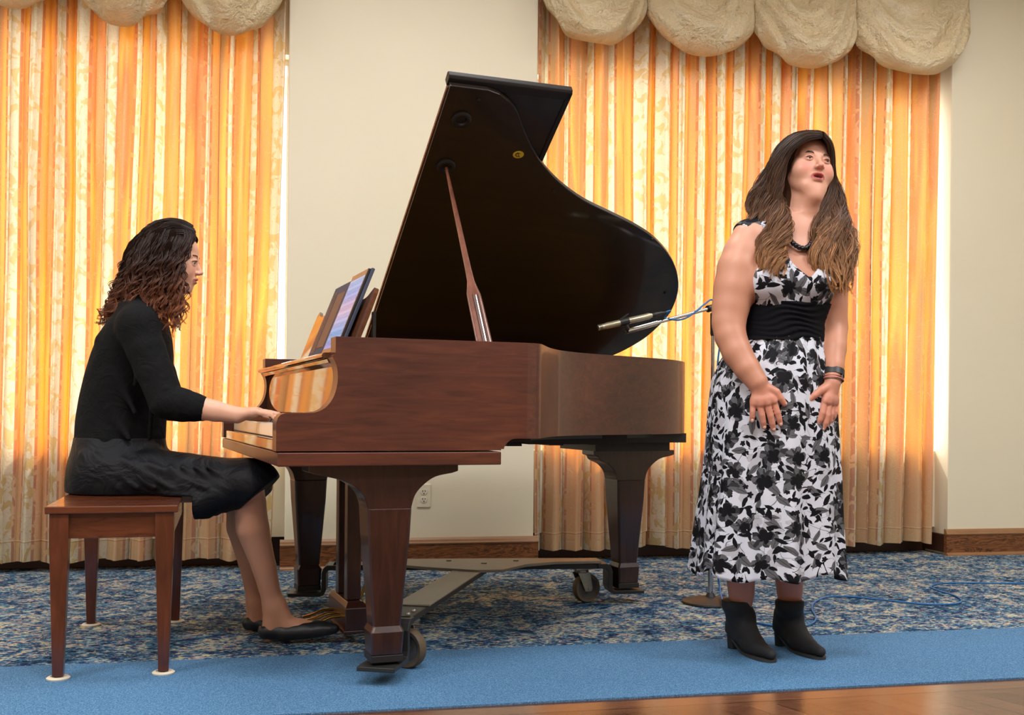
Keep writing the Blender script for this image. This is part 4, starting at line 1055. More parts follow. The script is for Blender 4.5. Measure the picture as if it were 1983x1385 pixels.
def hair_locks(guides, nlocks, per, T, rng, spread=0.012, wave=0.008, freq=2.2, rad=0.0011, start_tight=0.35, lift=0.004, end_cut=0.15, curl=0.3, free=False):
    """guides: list of (T,3) centre lines ordered side by side; locks wander between them"""
    G = np.stack([resample(g, T) for g in guides]); t = np.linspace(0, 1, T); out = []; rr = []
    for l in range(nlocks):
        w = rng.uniform(0, len(G) - 1); i = min(int(w), len(G) - 2); f = w - i
        c = G[i] * (1 - f) + G[i + 1] * f
        ph = rng.uniform(0, 2 * np.pi) if free else w * 2.2 + rng.normal(0, 0.7); fr = freq * rng.uniform(0.88, 1.14); am = wave * rng.uniform(0.5, 1.4)
        env = np.clip((t - 0.12) / 0.5, 0, 1) ** 1.2
        tg = np.gradient(c, axis=0); tg /= np.linalg.norm(tg, axis=1, keepdims=True) + 1e-9
        n1 = np.cross(tg, [0, 1, 0]); n1 /= np.linalg.norm(n1, axis=1, keepdims=True) + 1e-9; n2 = np.cross(tg, n1)
        off = rng.normal(0, 1, 3) * np.array([0.4, 0.8, 0.3]) * lift
        c = c + off * (0.35 + 0.65 * env)[:, None] + (n1 * np.cos(2 * np.pi * fr * t + ph)[:, None] + n2 * (curl * 2 * np.sin(2 * np.pi * fr * t + ph))[:, None]) * (am * env)[:, None]
        endt = 1.0 - rng.uniform(0, end_cut)
        for k in range(per):
            a = rng.uniform(0, 2 * np.pi); q = spread * math.sqrt(rng.uniform(0, 1))
            prof = (start_tight + (1 - start_tight) * np.sin(np.pi * np.clip(t * 0.8 + 0.1, 0, 1))) * (1 - 0.72 * t ** 2.5)
            p = c + (n1 * math.cos(a) + n2 * math.sin(a) * 0.7) * (q * prof)[:, None] + rng.normal(0, 0.0008, (1, 3))
            p = p + n1 * (0.002 * np.sin(2 * np.pi * (fr * 2.1 * t) + a * 3))[:, None] * env[:, None]
            ts = t * endt; pp = np.stack([np.interp(ts, t, p[:, q_]) for q_ in range(3)], 1)
            out.append(pp); rr.append(rad * rng.uniform(0.6, 1.3) * (1.0 - 0.75 * t ** 3) * np.clip(t * 12 + 0.3, 0, 1))
    return np.array(out), np.array(rr)
def join_parts(parts):
    V, F, C, o = [], [], [], 0
    for v, f, c in parts:
        V.append(v); F.append(f + o); C.append(np.broadcast_to(c, (len(v), 3)) if np.ndim(c) == 1 else c); o += len(v)
    return np.concatenate(V), np.concatenate(F), np.concatenate(C)

def skin_mat(name, rough=0.48):
    t = NT(name); at = t.new('VertexColor'); at.layer_name = 'tint'
    c = t.coord('Object'); n1 = t.noise(c, 38, 3, 0.6); n2 = t.noise(c, 420, 2, 0.6)
    col = t.mix(t.math('MULTIPLY', n1, 0.16), at.outputs[0], (0.55, 0.25, 0.18), 'MIX')
    return t.done(t.bsdf(t.mix(0.42, at.outputs[0], col), rough, normal=t.bump(n2, 0.10, 0.001), **{'Subsurface Weight': 0.12, 'Subsurface Radius': (0.012, 0.004, 0.002), 'Subsurface Scale': 0.6}))
def hair_mat(name, rough=0.36):
    t = NT(name); at = t.new('VertexColor'); at.layer_name = 'tint'
    return t.done(t.bsdf(at.outputs[0], rough, **{'Specular IOR Level': 0.35}))
M_hairbase = None
def hair_base(parent, parts, name='hair_underlayer'):
    global M_hairbase
    if M_hairbase is None:
        t = NT('matte_hair_underlayer'); at = t.new('VertexColor'); at.layer_name = 'tint'
        M_hairbase = t.done(t.bsdf(at.outputs[0], 0.95, normal=t.bump(t.noise(t.coord('Object', scale=(120, 120, 12)), 1.0, 3), 0.8, 0.01), **{'Specular IOR Level': 0.03}))
    V, F, Cc = join_parts(parts); return np_mesh(name, V, F, M_hairbase, parent, cols=Cc)
def rotm(yaw, pitch, roll):
    """head frame: columns = her left(+x when facing us), back(+y), up(+z)"""
    return np.array(Euler((0, 0, yaw)).to_matrix() @ Euler((pitch, 0, 0)).to_matrix() @ Euler((0, roll, 0)).to_matrix())

def sculpt_head(fd, c, M, s=1.0, mouth_open=0.005, brow=0.0, full=0.0, squint=0.0):
    """face and skull added to field fd at centre c with axes M"""
    L = lambda x, y, z: c + M @ (np.array([x, y, z]) * s)
    E = lambda p, r, k=0.012, op='add': fd.ell(L(*p), np.array(r) * s, M, k * s, op)
    Cn = lambda a, b, r0, r1, k=0.008, op='add': fd.cone(L(*a), L(*b), r0 * s, r1 * s, k * s, op)
    E((0, 0.020, 0.032), (0.073, 0.090, 0.084)); E((0, -0.026, -0.028), (0.060, 0.060, 0.078), 0.02)
    E((0, -0.034, 0.036), (0.057, 0.046, 0.046), 0.02)
    for sg in (-1, 1):
        Cn((sg * (0.050 + full), 0.006, -0.045), (sg * (0.019 + full), -0.054, -0.092), 0.020 + full, 0.018 + full * 0.6, 0.022)
        E((sg * (0.035 + full * 0.6), -0.050, -0.040), (0.028 + full, 0.026 + full * 0.5, 0.031), 0.02)
        E((sg * 0.043, -0.044, -0.016), (0.022, 0.022, 0.016), 0.018)
        E((sg * 0.073, 0.012, -0.014), (0.008, 0.017, 0.028), 0.006)
    E((0, -0.063, -0.098), (0.020, 0.016, 0.015), 0.018); E((0, -0.066, -0.066), (0.026, 0.018, 0.020), 0.02)
    for sg in (-1, 1):
        Cn((sg * 0.046, -0.060, 0.014), (sg * 0.012, -0.076, 0.010 - brow), 0.008, 0.0085, 0.014)
        E((sg * 0.031, -0.087, -0.005), (0.0165, 0.013, 0.0105), 0.010, 'sub')
    Cn((0, -0.075, 0.008), (0, -0.097, -0.030), 0.0075, 0.0085, 0.012)
    E((0, -0.101, -0.0345), (0.0092, 0.0085, 0.0078), 0.006)
    for sg in (-1, 1):
        E((sg * 0.0115, -0.092, -0.0385), (0.0062, 0.0085, 0.0062), 0.005)
        E((sg * 0.0062, -0.099, -0.0455), (0.0033, 0.005, 0.0030), 0.002, 'sub')
        # lids
        pu = [L(sg * x, y, z) for x, y, z in ((0.0165, -0.0765, -0.0055), (0.0235, -0.0822, 0.0015 - squint), (0.0315, -0.0832, 0.0035 - squint), (0.040, -0.0785, 0.0020 - squint), (0.0465, -0.0700, -0.0040 - squint * 0.3))]
        for a, b in zip(pu, pu[1:]): fd.cone(a, b, 0.0034 * s, 0.0034 * s, 0.005 * s)
        pd = [L(sg * x, y, z) for x, y, z in ((0.0170, -0.0765, -0.0075), (0.024, -0.0800, -0.0125 + squint * 0.5), (0.0320, -0.0805, -0.0140 + squint * 0.5), (0.040, -0.0760, -0.0120 + squint * 0.5), (0.0462, -0.0695, -0.0065))]
        for a, b in zip(pd, pd[1:]): fd.cone(a, b, 0.0024 * s, 0.0024 * s, 0.004 * s)
    # lips
    mo = mouth_open; zu = -0.0605; zl = zu - 0.0085 - mo
    up = [(-0.0235, -0.0765, zu - 0.004 - mo * 0.3), (-0.013, -0.0860, zu), (-0.005, -0.0895, zu + 0.0015), (0, -0.0890, zu + 0.0005), (0.005, -0.0895, zu + 0.0015), (0.013, -0.0860, zu), (0.0235, -0.0765, zu - 0.004 - mo * 0.3)]
    for a, b in zip(up, up[1:]): Cn(a, b, 0.0044 if abs(a[0]) < 0.02 else 0.0028, 0.0044 if abs(b[0]) < 0.02 else 0.0028, 0.005)
    lo = [(-0.0215, -0.0765, zu - 0.005 - mo * 0.5), (-0.011, -0.0850, zl - 0.0005), (0, -0.0875, zl - 0.0015), (0.011, -0.0850, zl - 0.0005), (0.0215, -0.0765, zu - 0.005 - mo * 0.5)]
    for a, b in zip(lo, lo[1:]): Cn(a, b, 0.0050 if abs(a[0]) < 0.02 else 0.0030, 0.0050 if abs(b[0]) < 0.02 else 0.0030, 0.005)
    E((0, -0.0905, (zu + zl) / 2 - 0.0005), (0.0165, 0.012, 0.0012 + mo * 0.62), 0.002, 'sub')
    return L
def head_tints(V, base, c, M, s, lip, blush, mouth_open=0.005, inner=(0.10, 0.02, 0.02)):
    q = (V - c) @ M / s; x, y, z = q.T
    col = np.tile(np.array(base, float), (len(V), 1))
    near = (np.abs(x) < 0.09) & (np.abs(z) < 0.13) & (np.abs(y) < 0.13)
    def blend(w, cc):
        nonlocal col
        w = (np.clip(w, 0, 1) * near)[:, None]; col = col * (1 - w) + np.array(cc) * w
    zu = -0.0605; zl = zu - 0.0085 - mouth_open; zm = (zu + zl) / 2
    for sg in (-1, 1):
        r = np.sqrt(((x - sg * 0.040) / 0.026) ** 2 + ((z + 0.036) / 0.024) ** 2); blend((1.1 - r) * 0.75 * (y < -0.02), blush)
    r = np.sqrt((x / 0.012) ** 2 + ((z + 0.037) / 0.010) ** 2); blend((1.2 - r) * 0.6 * (y < -0.085), blush)
    a = (0.0245 - np.abs(x)) / 0.0245
    h = 0.0035 + (0.0072 + mouth_open * 0.5) * np.clip(a, 0, 1) ** 0.55
    blend(((h - np.abs(z - zm)) / 0.0016 + 0.3) * (np.abs(x) < 0.0245) * (y < -0.066), lip)
    hi = np.clip(a - 0.12, 0, 1) ** 0.6 * (0.0005 + mouth_open * 0.62)
    blend(((hi - np.abs(z - zm)) / 0.0012 + 0.2) * (np.abs(x) < 0.018) * (y < -0.06) * (y > -0.0855) * (mouth_open > 0.003), inner)
    for sg in (-1, 1):   # lash line and warm lids
        r = np.sqrt(((x - sg * 0.0315) / 0.018) ** 2 + ((z + 0.005) / 0.0125) ** 2); blend((1.25 - r) * 0.45 * (y < -0.05), np.array(base) * np.array([0.72, 0.58, 0.52]))
    return col
def make_eyes(L, M, s, parent, iris, look=(0, 0)):
    for sg in (-1, 1):
        m = MB(); cc = L(sg * 0.0315, -0.0700, -0.0052); Mr = Matrix(M.tolist()).to_4x4()
        m.ball((0, 0, 0), (0.0122 * s,) * 3, 24, 16)
        e = m.build('eye', M_eyewhite, parent, smooth=True); e.location = tuple(cc)
        look_m = Matrix(M.tolist()) @ Euler((look[1], 0, look[0])).to_matrix()
        m = MB(); T = look_m.to_4x4() @ Matrix.Rotation(math.radians(90), 4, 'X')
        m.lathe([(0.0068 * s, 0.0100 * s), (0.0065 * s, 0.0108 * s), (0.0034 * s, 0.01205 * s), (0.0005 * s, 0.01225 * s)], 24, T); ir = m.build('iris', iris, e, smooth=True)
        m = MB(); m.lathe([(0.0028 * s, 0.0119 * s), (0.0026 * s, 0.01245 * s), (0.0003 * s, 0.0126 * s)], 20, T); m.build('pupil', M_pupil, e, smooth=True)
M_eyewhite = plain('eye_white', rgb(196, 186, 178), 0.12, var=0.02, scale=200)
M_pupil = plain('pupil_black', (0.004, 0.004, 0.004), 0.08)
M_iris = plain('dark_brown_iris', rgb(58, 40, 28), 0.12)
M_nail = plain('fingernail', rgb(232, 190, 168), 0.22, var=0.02)
def nail(parent, tip, prev, up, r=0.0052, name='fingernail'):
    t = Vector(tip); p = Vector(prev); d = (t - p).normalized(); u = Vector(up); u = (u - d * u.dot(d)).normalized(); sd = d.cross(u)
    c = t - d * 0.001 + u * 0.0066
    m = MB(); ringA = []
    M = Matrix(((sd.x, d.x, u.x, c.x), (sd.y, d.y, u.y, c.y), (sd.z, d.z, u.z, c.z), (0, 0, 0, 1)))
    m.ball((0, 0, 0), (0.0050, 0.0064, 0.0024), 14, 8, 0, None)
    m.v = [tuple(M @ Vector(v)) for v in m.v]
    return m.build(name, M_nail, parent, smooth=True)
# ================================================================== the standing singer
SZ0 = 3.52
s_org = np.array(on_floor(1496, 1283)); s_org[2] = 0
s_org = q2w(1497, 900, SZ0); s_org[2] = 0.0
def SJ(px, py, dz=0.0):
    p = q2w(px, py, SZ0 + dz) - s_org
    return np.array([p @ R0_, p @ F_, p[2]])
MM = SZ0 / FPX       # metres per pixel at the singer
SY = math.radians(10)     # body turned to her left
M_skin = skin_mat('singer_skin'); SKIN = rgb(214, 158, 132)
def SF(px, py):
    p = on_floor(px, py) - s_org; return np.array([p @ R0_, p @ F_, 0.0])
fdir = np.array([math.sin(math.radians(20)), -math.cos(math.radians(20)), 0])
h1 = SF(1414, 1252); h2 = SF(1505, 1247)
def sec(py, pxc, hw, ry, dz=0.0, ang=SY):
    p = SJ(pxc, py, dz); return (p[2], p[0], p[1], hw, ry, ang)
torso = [sec(790, 1498, 0.175, 0.125), sec(730, 1497, 0.180, 0.125), sec(690, 1503, 0.160, 0.115), sec(655, 1511, 0.137, 0.103), sec(625, 1514, 0.131, 0.100), sec(595, 1521, 0.138, 0.105), sec(560, 1528, 0.152, 0.112), sec(520, 1530, 0.154, 0.110), sec(485, 1530, 0.156, 0.092), sec(460, 1532, 0.126, 0.072), sec(436, 1536, 0.085, 0.060), sec(418, 1541, 0.055, 0.050)]
hc = SJ(1560, 323, 0.02); HM = rotm(math.radians(14), math.radians(-9), math.radians(6.5)); HS = 1.0
fd = Field((-0.26, -0.30, 0.02), (0.26, 0.26, 1.80), 0.0055, zspec=[(1.42, 1.80, 0.0021), (0.70, 0.95, 0.0028)], xspec=[(-0.02, 0.22, 0.0021), (-0.10, -0.02, 0.0030)], yspec=[(-0.24, 0.06, 0.0024)])
fd.column(torso, 0.03)
# shoulders, chest, neck

nb = SJ(1538, 455, 0.015)
fd.chain([(SJ(1456, 458, -0.030), 0.047), (SJ(1492, 446, -0.01), 0.045), (nb, 0.052)], 0.04)
fd.chain([(SJ(1602, 466, 0.040), 0.045), (SJ(1572, 450, 0.030), 0.044), (nb, 0.052)], 0.04)
fd.chain([(nb, 0.056), (SJ(1546, 415, 0.018), 0.050), (SJ(1552, 372, 0.02), 0.050)], 0.03)
fd.chain([(SJ(1565, 395, -0.025), 0.030), (SJ(1575, 378, -0.05), 0.028)], 0.03)
for px, dz in ((1490, -0.088), (1568, -0.075)):
    fd.ell(SJ(px, 545, dz), (0.068, 0.058, 0.062), None, 0.035)
fd.chain([(SJ(1516, 478, -0.062), 0.011), (SJ(1552, 482, -0.058), 0.007)], 0.02)   # collar bones
# right arm (image left), hand on the thigh
fd.chain([(SJ(1449, 467, -0.035), 0.050), (SJ(1437, 490, -0.045), 0.056), (SJ(1428, 520, -0.058), 0.060), (SJ(1421, 560, -0.070), 0.060), (SJ(1415, 595, -0.080), 0.055), (SJ(1411, 625, -0.092), 0.049), (SJ(1414, 650, -0.108), 0.045), (SJ(1427, 682, -0.13), 0.042), (SJ(1447, 714, -0.155), 0.035), (SJ(1466, 740, -0.172), 0.029)], 0.03)
hw_ = np.array([0.0, 1.0, 0.0])
def hand(fd, wrist, knuckles, fingers, thumb, palm_r=(0.017, 0.0112), fat=1.10):
    """wrist point, four knuckle points, finger joints lists, thumb joints list"""
    for kp in knuckles: fd.cone(wrist, lerp(wrist, kp, 0.96), 0.0170, palm_r[1], 0.014)
    for a, b in zip(knuckles, knuckles[1:]): fd.cone(lerp(wrist, a, 0.8), lerp(wrist, b, 0.8), palm_r[1], palm_r[1], 0.014)
    for kp in knuckles: fd.cone(lerp(wrist, kp, 0.3) + tend, kp + tend * 0.62, 0.0035, 0.0070, 0.008)
    for f, r in fingers:
        rr = [r * fat * q for q in (1.12, 1.06, 0.98, 0.82)][:len(f)]
        fd.chain(list(zip(f, rr)), 0.0022)
    fd.chain(thumb, 0.006)
def lerp(a, b, t): return a + (b - a) * t
def fing(base, tip, bend, n=4):
    mid = [lerp(base, tip, t) for t in (0, 0.42, 0.74, 1.0)]
    mid[1] = mid[1] + bend; mid[2] = mid[2] + bend * 0.8
    return mid
HD = -0.178
rk = [SJ(1459, 783, HD), SJ(1472, 784, HD - 0.008), SJ(1486, 782, HD - 0.010), SJ(1499, 778, HD - 0.006)]
bend = np.array([0, -0.004, 0.0])
rf = [(fing(SJ(1458, 786, HD), SJ(1456, 814, HD + 0.002), bend), 0.0078), (fing(SJ(1472, 788, HD - 0.006), SJ(1479.5, 827, HD), bend), 0.0086), (fing(SJ(1487, 787, HD - 0.008), SJ(1497.5, 831, HD), bend), 0.0089), (fing(SJ(1500, 783, HD - 0.004), SJ(1511, 821, HD), bend), 0.0086)]
tend = np.array([0, -0.0085, 0.0]); hand(fd, SJ(1470, 746, -0.174), rk, rf, [(SJ(1486, 752, HD), 0.016), (SJ(1503, 760, HD - 0.002), 0.0125), (SJ(1511, 771, HD - 0.004), 0.0098), (SJ(1519, 782, HD), 0.0080)])
# left arm (image right)
fd.chain([(SJ(1606, 480, 0.045), 0.046), (SJ(1613, 530, 0.040), 0.050), (SJ(1613, 590, 0.025), 0.043), (SJ(1615, 635, 0.02), 0.041), (SJ(1615, 675, -0.03), 0.0365), (SJ(1614, 710, -0.07), 0.029), (SJ(1612, 738, -0.095), 0.0242)], 0.025)
LD = -0.112
lk = [SJ(1597, 778, LD - 0.012), SJ(1604, 780, LD - 0.008), SJ(1611, 782, LD + 0.004), SJ(1617, 782, LD + 0.018)]
lb = np.array([0.003, -0.006, 0.0])
lf = [(fing(SJ(1595, 783, LD - 0.012), SJ(1582, 823, LD - 0.012), lb), 0.0088), (fing(SJ(1604, 785, LD - 0.006), SJ(1593.5, 831, LD - 0.008), lb), 0.0088), (fing(SJ(1611, 786, LD + 0.006), SJ(1602, 824, LD + 0.004), lb), 0.0082), (fing(SJ(1617, 785, LD + 0.018), SJ(1611, 815, LD + 0.014), lb), 0.0072)]
hand(fd, SJ(1611, 745, -0.103), lk, lf, [(SJ(1601, 750, LD), 0.0155), (SJ(1590, 756, LD - 0.012), 0.0125), (SJ(1577, 766, LD - 0.018), 0.0100), (SJ(1565, 776, LD - 0.016), 0.0084)])
# legs
for kp, an, hip in (((SJ(1432, 985, 0.01)), h1 + fdir * 0.072 + np.array([0, 0, 0.115]), SJ(1455, 800, 0.0)), (SJ(1530, 985, 0.02), h2 + fdir * 0.072 + np.array([0, 0, 0.115]), SJ(1545, 800, 0.02))):
    calf = lerp(kp, an, 0.42) + np.array([0, 0.015, 0])
    fd.chain([(hip, 0.085), (kp, 0.058), (calf, 0.056), (lerp(kp, an, 0.78), 0.040), (an, 0.026)], 0.02)
    fd.chain([(an, 0.022), (an + np.array([0.012, -0.03, -0.03]), 0.014)], 0.01)
HL = sculpt_head(fd, hc, HM, HS, mouth_open=0.0075, brow=0.003, full=0.006, squint=0.0036)
V, F = fd.mesh(); V = smooth_verts(V, F, 1, 0.4)
V2 = smooth_verts(V, F, 14, 0.5); wz = np.clip((1.44 - V[:, 2]) / 0.05, 0, 1) * np.clip((V[:, 2] - 0.96) / 0.05, 0, 1) + np.clip((0.7 - V[:, 2]) / 0.05, 0, 1); V = V + (V2 - V) * wz[:, None]
cols = head_tints(V, SKIN, hc, HM, HS, rgb(186, 90, 84), rgb(226, 140, 124), 0.0075)
zz = V[:, 2]; w = np.clip((1.45 - zz) / 0.2, 0, 1)[:, None]; cols = cols * (1 - w) + np.array(rgb(192, 134, 106)) * w
w = np.clip((0.93 - zz) / 0.06, 0, 1)[:, None]; cols = cols * (1 - w) + np.array(rgb(204, 138, 114)) * w
w = np.clip((0.5 - zz) / 0.06, 0, 1)[:, None]; cols = cols * (1 - w) + np.array(rgb(180, 122, 102)) * w
singer = np_mesh('person', V, F, M_skin, cols=cols, loc=tuple(s_org), rotz=-YAW)
tag(singer, 'standing person singing in a sleeveless black and white floral dress and black ankle boots', 'person')
make_eyes(HL, HM, HS, singer, M_iris, look=(math.radians(24), math.radians(-4)))
for i, f in enumerate(rf): nail(singer, f[0][3], f[0][2], (0.05, -1, 0.1))
for i, f in enumerate(lf): nail(singer, f[0][3], f[0][2], (-0.35, -1, 0.1))
nail(singer, SJ(1519, 782, HD), SJ(1511, 771, HD - 0.004), (0.5, -0.8, 0.4)); nail(singer, SJ(1565, 776, LD - 0.016), SJ(1577, 766, LD - 0.018), (-0.4, -0.9, 0.4))
# eyebrows, lashes
def strands_on(L, curve, n, rng, ln, rad, dirv):
    out = []; c = resample(curve, 40)
    for i in range(n):
        t = rng.uniform(0, 1); k = min(int(t * 39), 38); p = c[k] + rng.normal(0, 1, 3) * np.array([0.0006, 0.0003, 0.0012])
        d = (c[k + 1] - c[k]); d = d / np.linalg.norm(d) + np.array(dirv)
        out.append(np.stack([L(*(p + d * ln * u)) for u in np.linspace(0, 1, 5)]))
    return np.array(out), np.full((n, 5), rad) * np.array([0.7, 1, 0.9, 0.6, 0.2])
rng = np.random.default_rng(5)
M_hair = hair_mat('singer_hair', 0.42)
def brows(L, parent, z0=0.0, nb=90, col=rgb(70, 48, 34), rng=rng, rise=0.0, squint=0.0):
    parts = []
    for sg in (-1, 1):
        cv = [(sg * 0.014, -0.0845, 0.0120 + z0), (sg * 0.024, -0.0840, 0.0165 + z0 + rise), (sg * 0.035, -0.0780, 0.0180 + z0 + rise), (sg * 0.0465, -0.0680, 0.0130 + z0)]
        P, R = strands_on(L, cv, nb, rng, 0.0065, 0.00055, (sg * 0.1, 0, 0.35)); v, f = tubes_np(P, R, 4)
        np_mesh('eyebrow', v, f, M_hair, parent, cols=np.tile(col, (len(v), 1)))
        cv = [(sg * 0.0165, -0.0790, -0.0045), (sg * 0.0235, -0.0855, 0.0000 - squint), (sg * 0.0315, -0.0868, 0.0015 - squint), (sg * 0.040, -0.0820, 0.0003 - squint), (sg * 0.0485, -0.0715, -0.0040)]
        path = resample(cv, 16); pts = np.stack([L(*p) for p in path])[None]; v, f = tubes_np(pts, np.full((1, 16), 0.0011), 6)
        np_mesh('eyelash', v, f, M_hair, parent, cols=np.tile(rgb(28, 20, 18), (len(v), 1)))
brows(HL, singer, z0=-0.0040, rise=0.0006, squint=0.0036, col=rgb(86, 62, 46))
# --- hair
def cap_field(c, M, s, grow, cutn, cutc, neck=True, zlo=-0.06):
    f = Field(c - 0.17, c + 0.17, 0.0035)
    L = lambda x, y, z: c + M @ (np.array([x, y, z]) * s)
    f.ell(L(0, 0.020, 0.032), (np.array([0.073, 0.090, 0.084]) + grow) * s, M, 0.0); f.ell(L(0, -0.030, 0.038), (np.array([0.058, 0.048, 0.048]) + grow) * s, M, 0.02)
    if neck: f.ell(L(0, 0.045, -0.03), np.array([0.066, 0.05, 0.07]) * s, M, 0.02)
    n = M @ np.array(cutn, float); p = c + M @ (np.array(cutc) * s)
    f.half(p, n, 0.006)
    return f
f2 = cap_field(hc, HM, HS, 0.008, (0, -0.82, -0.57), (0, -0.058, 0.060))
v0, q0 = f2.mesh(); v0 = smooth_verts(v0, q0, 2)
A = lambda *g: [SJ(*p) for p in g]
Lg = [A((1591, 264, -.080), (1560, 270, -.088), (1530, 295, -.078), (1512, 334, -.058), (1511, 385, -.052), (1519, 430, -.08), (1520, 470, -.115), (1507, 510, -.150), (1512, 545, -.155)),
      A((1590, 260, -.070), (1552, 264, -.072), (1516, 294, -.055), (1499, 340, -.038), (1498, 395, -.045), (1502, 445, -.08), (1496, 490, -.12), (1504, 540, -.15)),
      A((1589, 257, -.050), (1546, 263, -.040), (1506, 303, -.025), (1488, 352, -.010), (1482, 405, -.025), (1480, 455, -.07), (1482, 500, -.115), (1496, 537, -.145)),
      A((1584, 256, -.02), (1530, 266, -.00), (1492, 316, .015), (1472, 363, .015), (1455, 402, .0), (1458, 440, -.04), (1468, 482, -.09), (1484, 524, -.130))]
Rg = [A((1595, 264, -.082), (1606, 278, -.070), (1609, 305, -.030), (1605, 350, .025), (1588, 400, -.005), (1575, 445, -.065), (1576, 490, -.118), (1594, 535, -.130), (1616, 565, -.12)),
      A((1594, 260, -.068), (1608, 282, -.035), (1611, 330, .03), (1612, 380, .04), (1608, 430, -.03), (1604, 480, -.075), (1612, 530, -.09), (1630, 572, -.08)),
      A((1592, 258, -.05), (1608, 288, -.005), (1612, 340, .05), (1624, 395, .055), (1634, 440, -.01), (1637, 490, -.035), (1638, 540, -.05), (1638, 570, -.05)),
      A((1588, 257, -.02), (1606, 290, .03), (1612, 345, .07), (1630, 400, .075), (1645, 450, .03), (1649, 500, .0), (1648, 535, .0), (1642, 556, -.02))]
Bg = [A((1578, 258, -.03), (1545, 278, -.03), (1527, 310, -.010), (1521, 350, .0), (1522, 400, .0), (1518, 440, -.02), (1508, 490, -.06)), A((1565, 256, .02), (1530, 290, .09), (1520, 345, .10), (1515, 400, .08), (1505, 450, .03), (1500, 490, -.03)), A((1575, 258, .05), (1568, 300, .11), (1568, 360, .11), (1575, 410, .09), (1590, 460, .06), (1605, 510, .04)), A((1583, 262, .04), (1600, 300, .09), (1605, 360, .10), (1612, 410, .09), (1625, 460, .07), (1632, 505, .05))]
hc_t = [0.15, 0.3, 0.5, 0.75, 0.95, 1.0, 1.0, 0.95, 0.85, 0.7, 0.5, 0.3]
fh = Field((-0.18, -0.22, 1.20), (0.32, 0.20, 1.78), 0.006)
for gs, rr in ((Lg, 0.009), (Rg, 0.009), (Bg, 0.022)):
    for g in gs:
        c = resample(g, 12); 
        for i in range(0, 11): fh.cone(c[i], c[i + 1], rr * hc_t[i], rr * hc_t[i + 1], 0.012)
v1, q1 = fh.mesh(); v1 = smooth_verts(v1, q1, 3)
# keep the core off the face and neck front
P1, R1 = hair_locks(Lg, 170, 18, 40, rng, spread=0.010, wave=0.021, freq=3.3, rad=0.00095, lift=0.007, curl=0.3)
P2, R2 = hair_locks(Rg, 170, 18, 40, rng, spread=0.011, wave=0.017, freq=2.8, rad=0.00095, lift=0.007, curl=0.3)
P3, R3 = hair_locks(Bg, 60, 12, 24, rng, spread=0.02, wave=0.008, freq=1.5, rad=0.0015, lift=0.012)
# flyaway loop at the left
fly = [A((1500, 310, -.02), (1468, 355, 0), (1446, 385, 0), (1441, 402, 0), (1447, 414, -.01), (1460, 418, -.02), (1474, 408, -.03)), A((1502, 316, -.02), (1472, 362, 0), (1452, 390, 0), (1449, 403, 0), (1455, 411, -.01), (1466, 414, -.02), (1478, 408, -.03))]
P4, R4 = hair_locks(fly, 10, 8, 24, rng, spread=0.005, wave=0.001, freq=1.0, rad=0.0010, lift=0.002)
parts = []
root = np.array(rgb(62, 44, 33)); tipc = np.array(rgb(178, 128, 82)); mid = np.array(rgb(104, 72, 50))
def hair_tint(P, n, rng, root, mid, tipc, z0, z1):
    S, T, _ = P.shape
    z = P[..., 2]; t = np.clip((z0 - z) / (z0 - z1), 0, 1)[..., None]
    k = rng.uniform(0.45, 1.5, (S, 1, 1)) * np.repeat(rng.uniform(0.7, 1.25, (S // 6 + 1, 1, 1)), 6, 0)[:S]; tt = np.clip(t * rng.uniform(0.6, 1.3, (S, 1, 1)), 0, 1)
    c = np.where(tt < 0.45, root + (mid - root) * (tt / 0.45), mid + (tipc - mid) * ((tt - 0.45) / 0.55)) * k
    hl = (rng.uniform(0, 1, (S, 1, 1)) > 0.80) * t; c = c * (1 + 0.9 * hl)
    return np.repeat(np.clip(c, 0, 1).reshape(S * T, 1, 3), n, 1).reshape(-1, 3)
parts.append((v0, q0, root * 0.8)); 
tz = np.clip((1.62 - v1[:, 2]) / 0.4, 0, 1)[:, None]; parts.append((v1, q1, root * (1 - tz) + mid * 0.8 * tz))
for P, R in ((P1, R1), (P2, R2), (P3, R3), (P4, R4)):
    v, f = tubes_np(P, R, 4); parts.append((v, f, hair_tint(P, 4, rng, root, mid, tipc, 1.66, 1.22)))
hair_base(singer, parts[:2]); V, F, Cc = join_parts(parts[2:])
np_mesh('long_wavy_hair', V, F, M_hair, singer, cols=Cc)

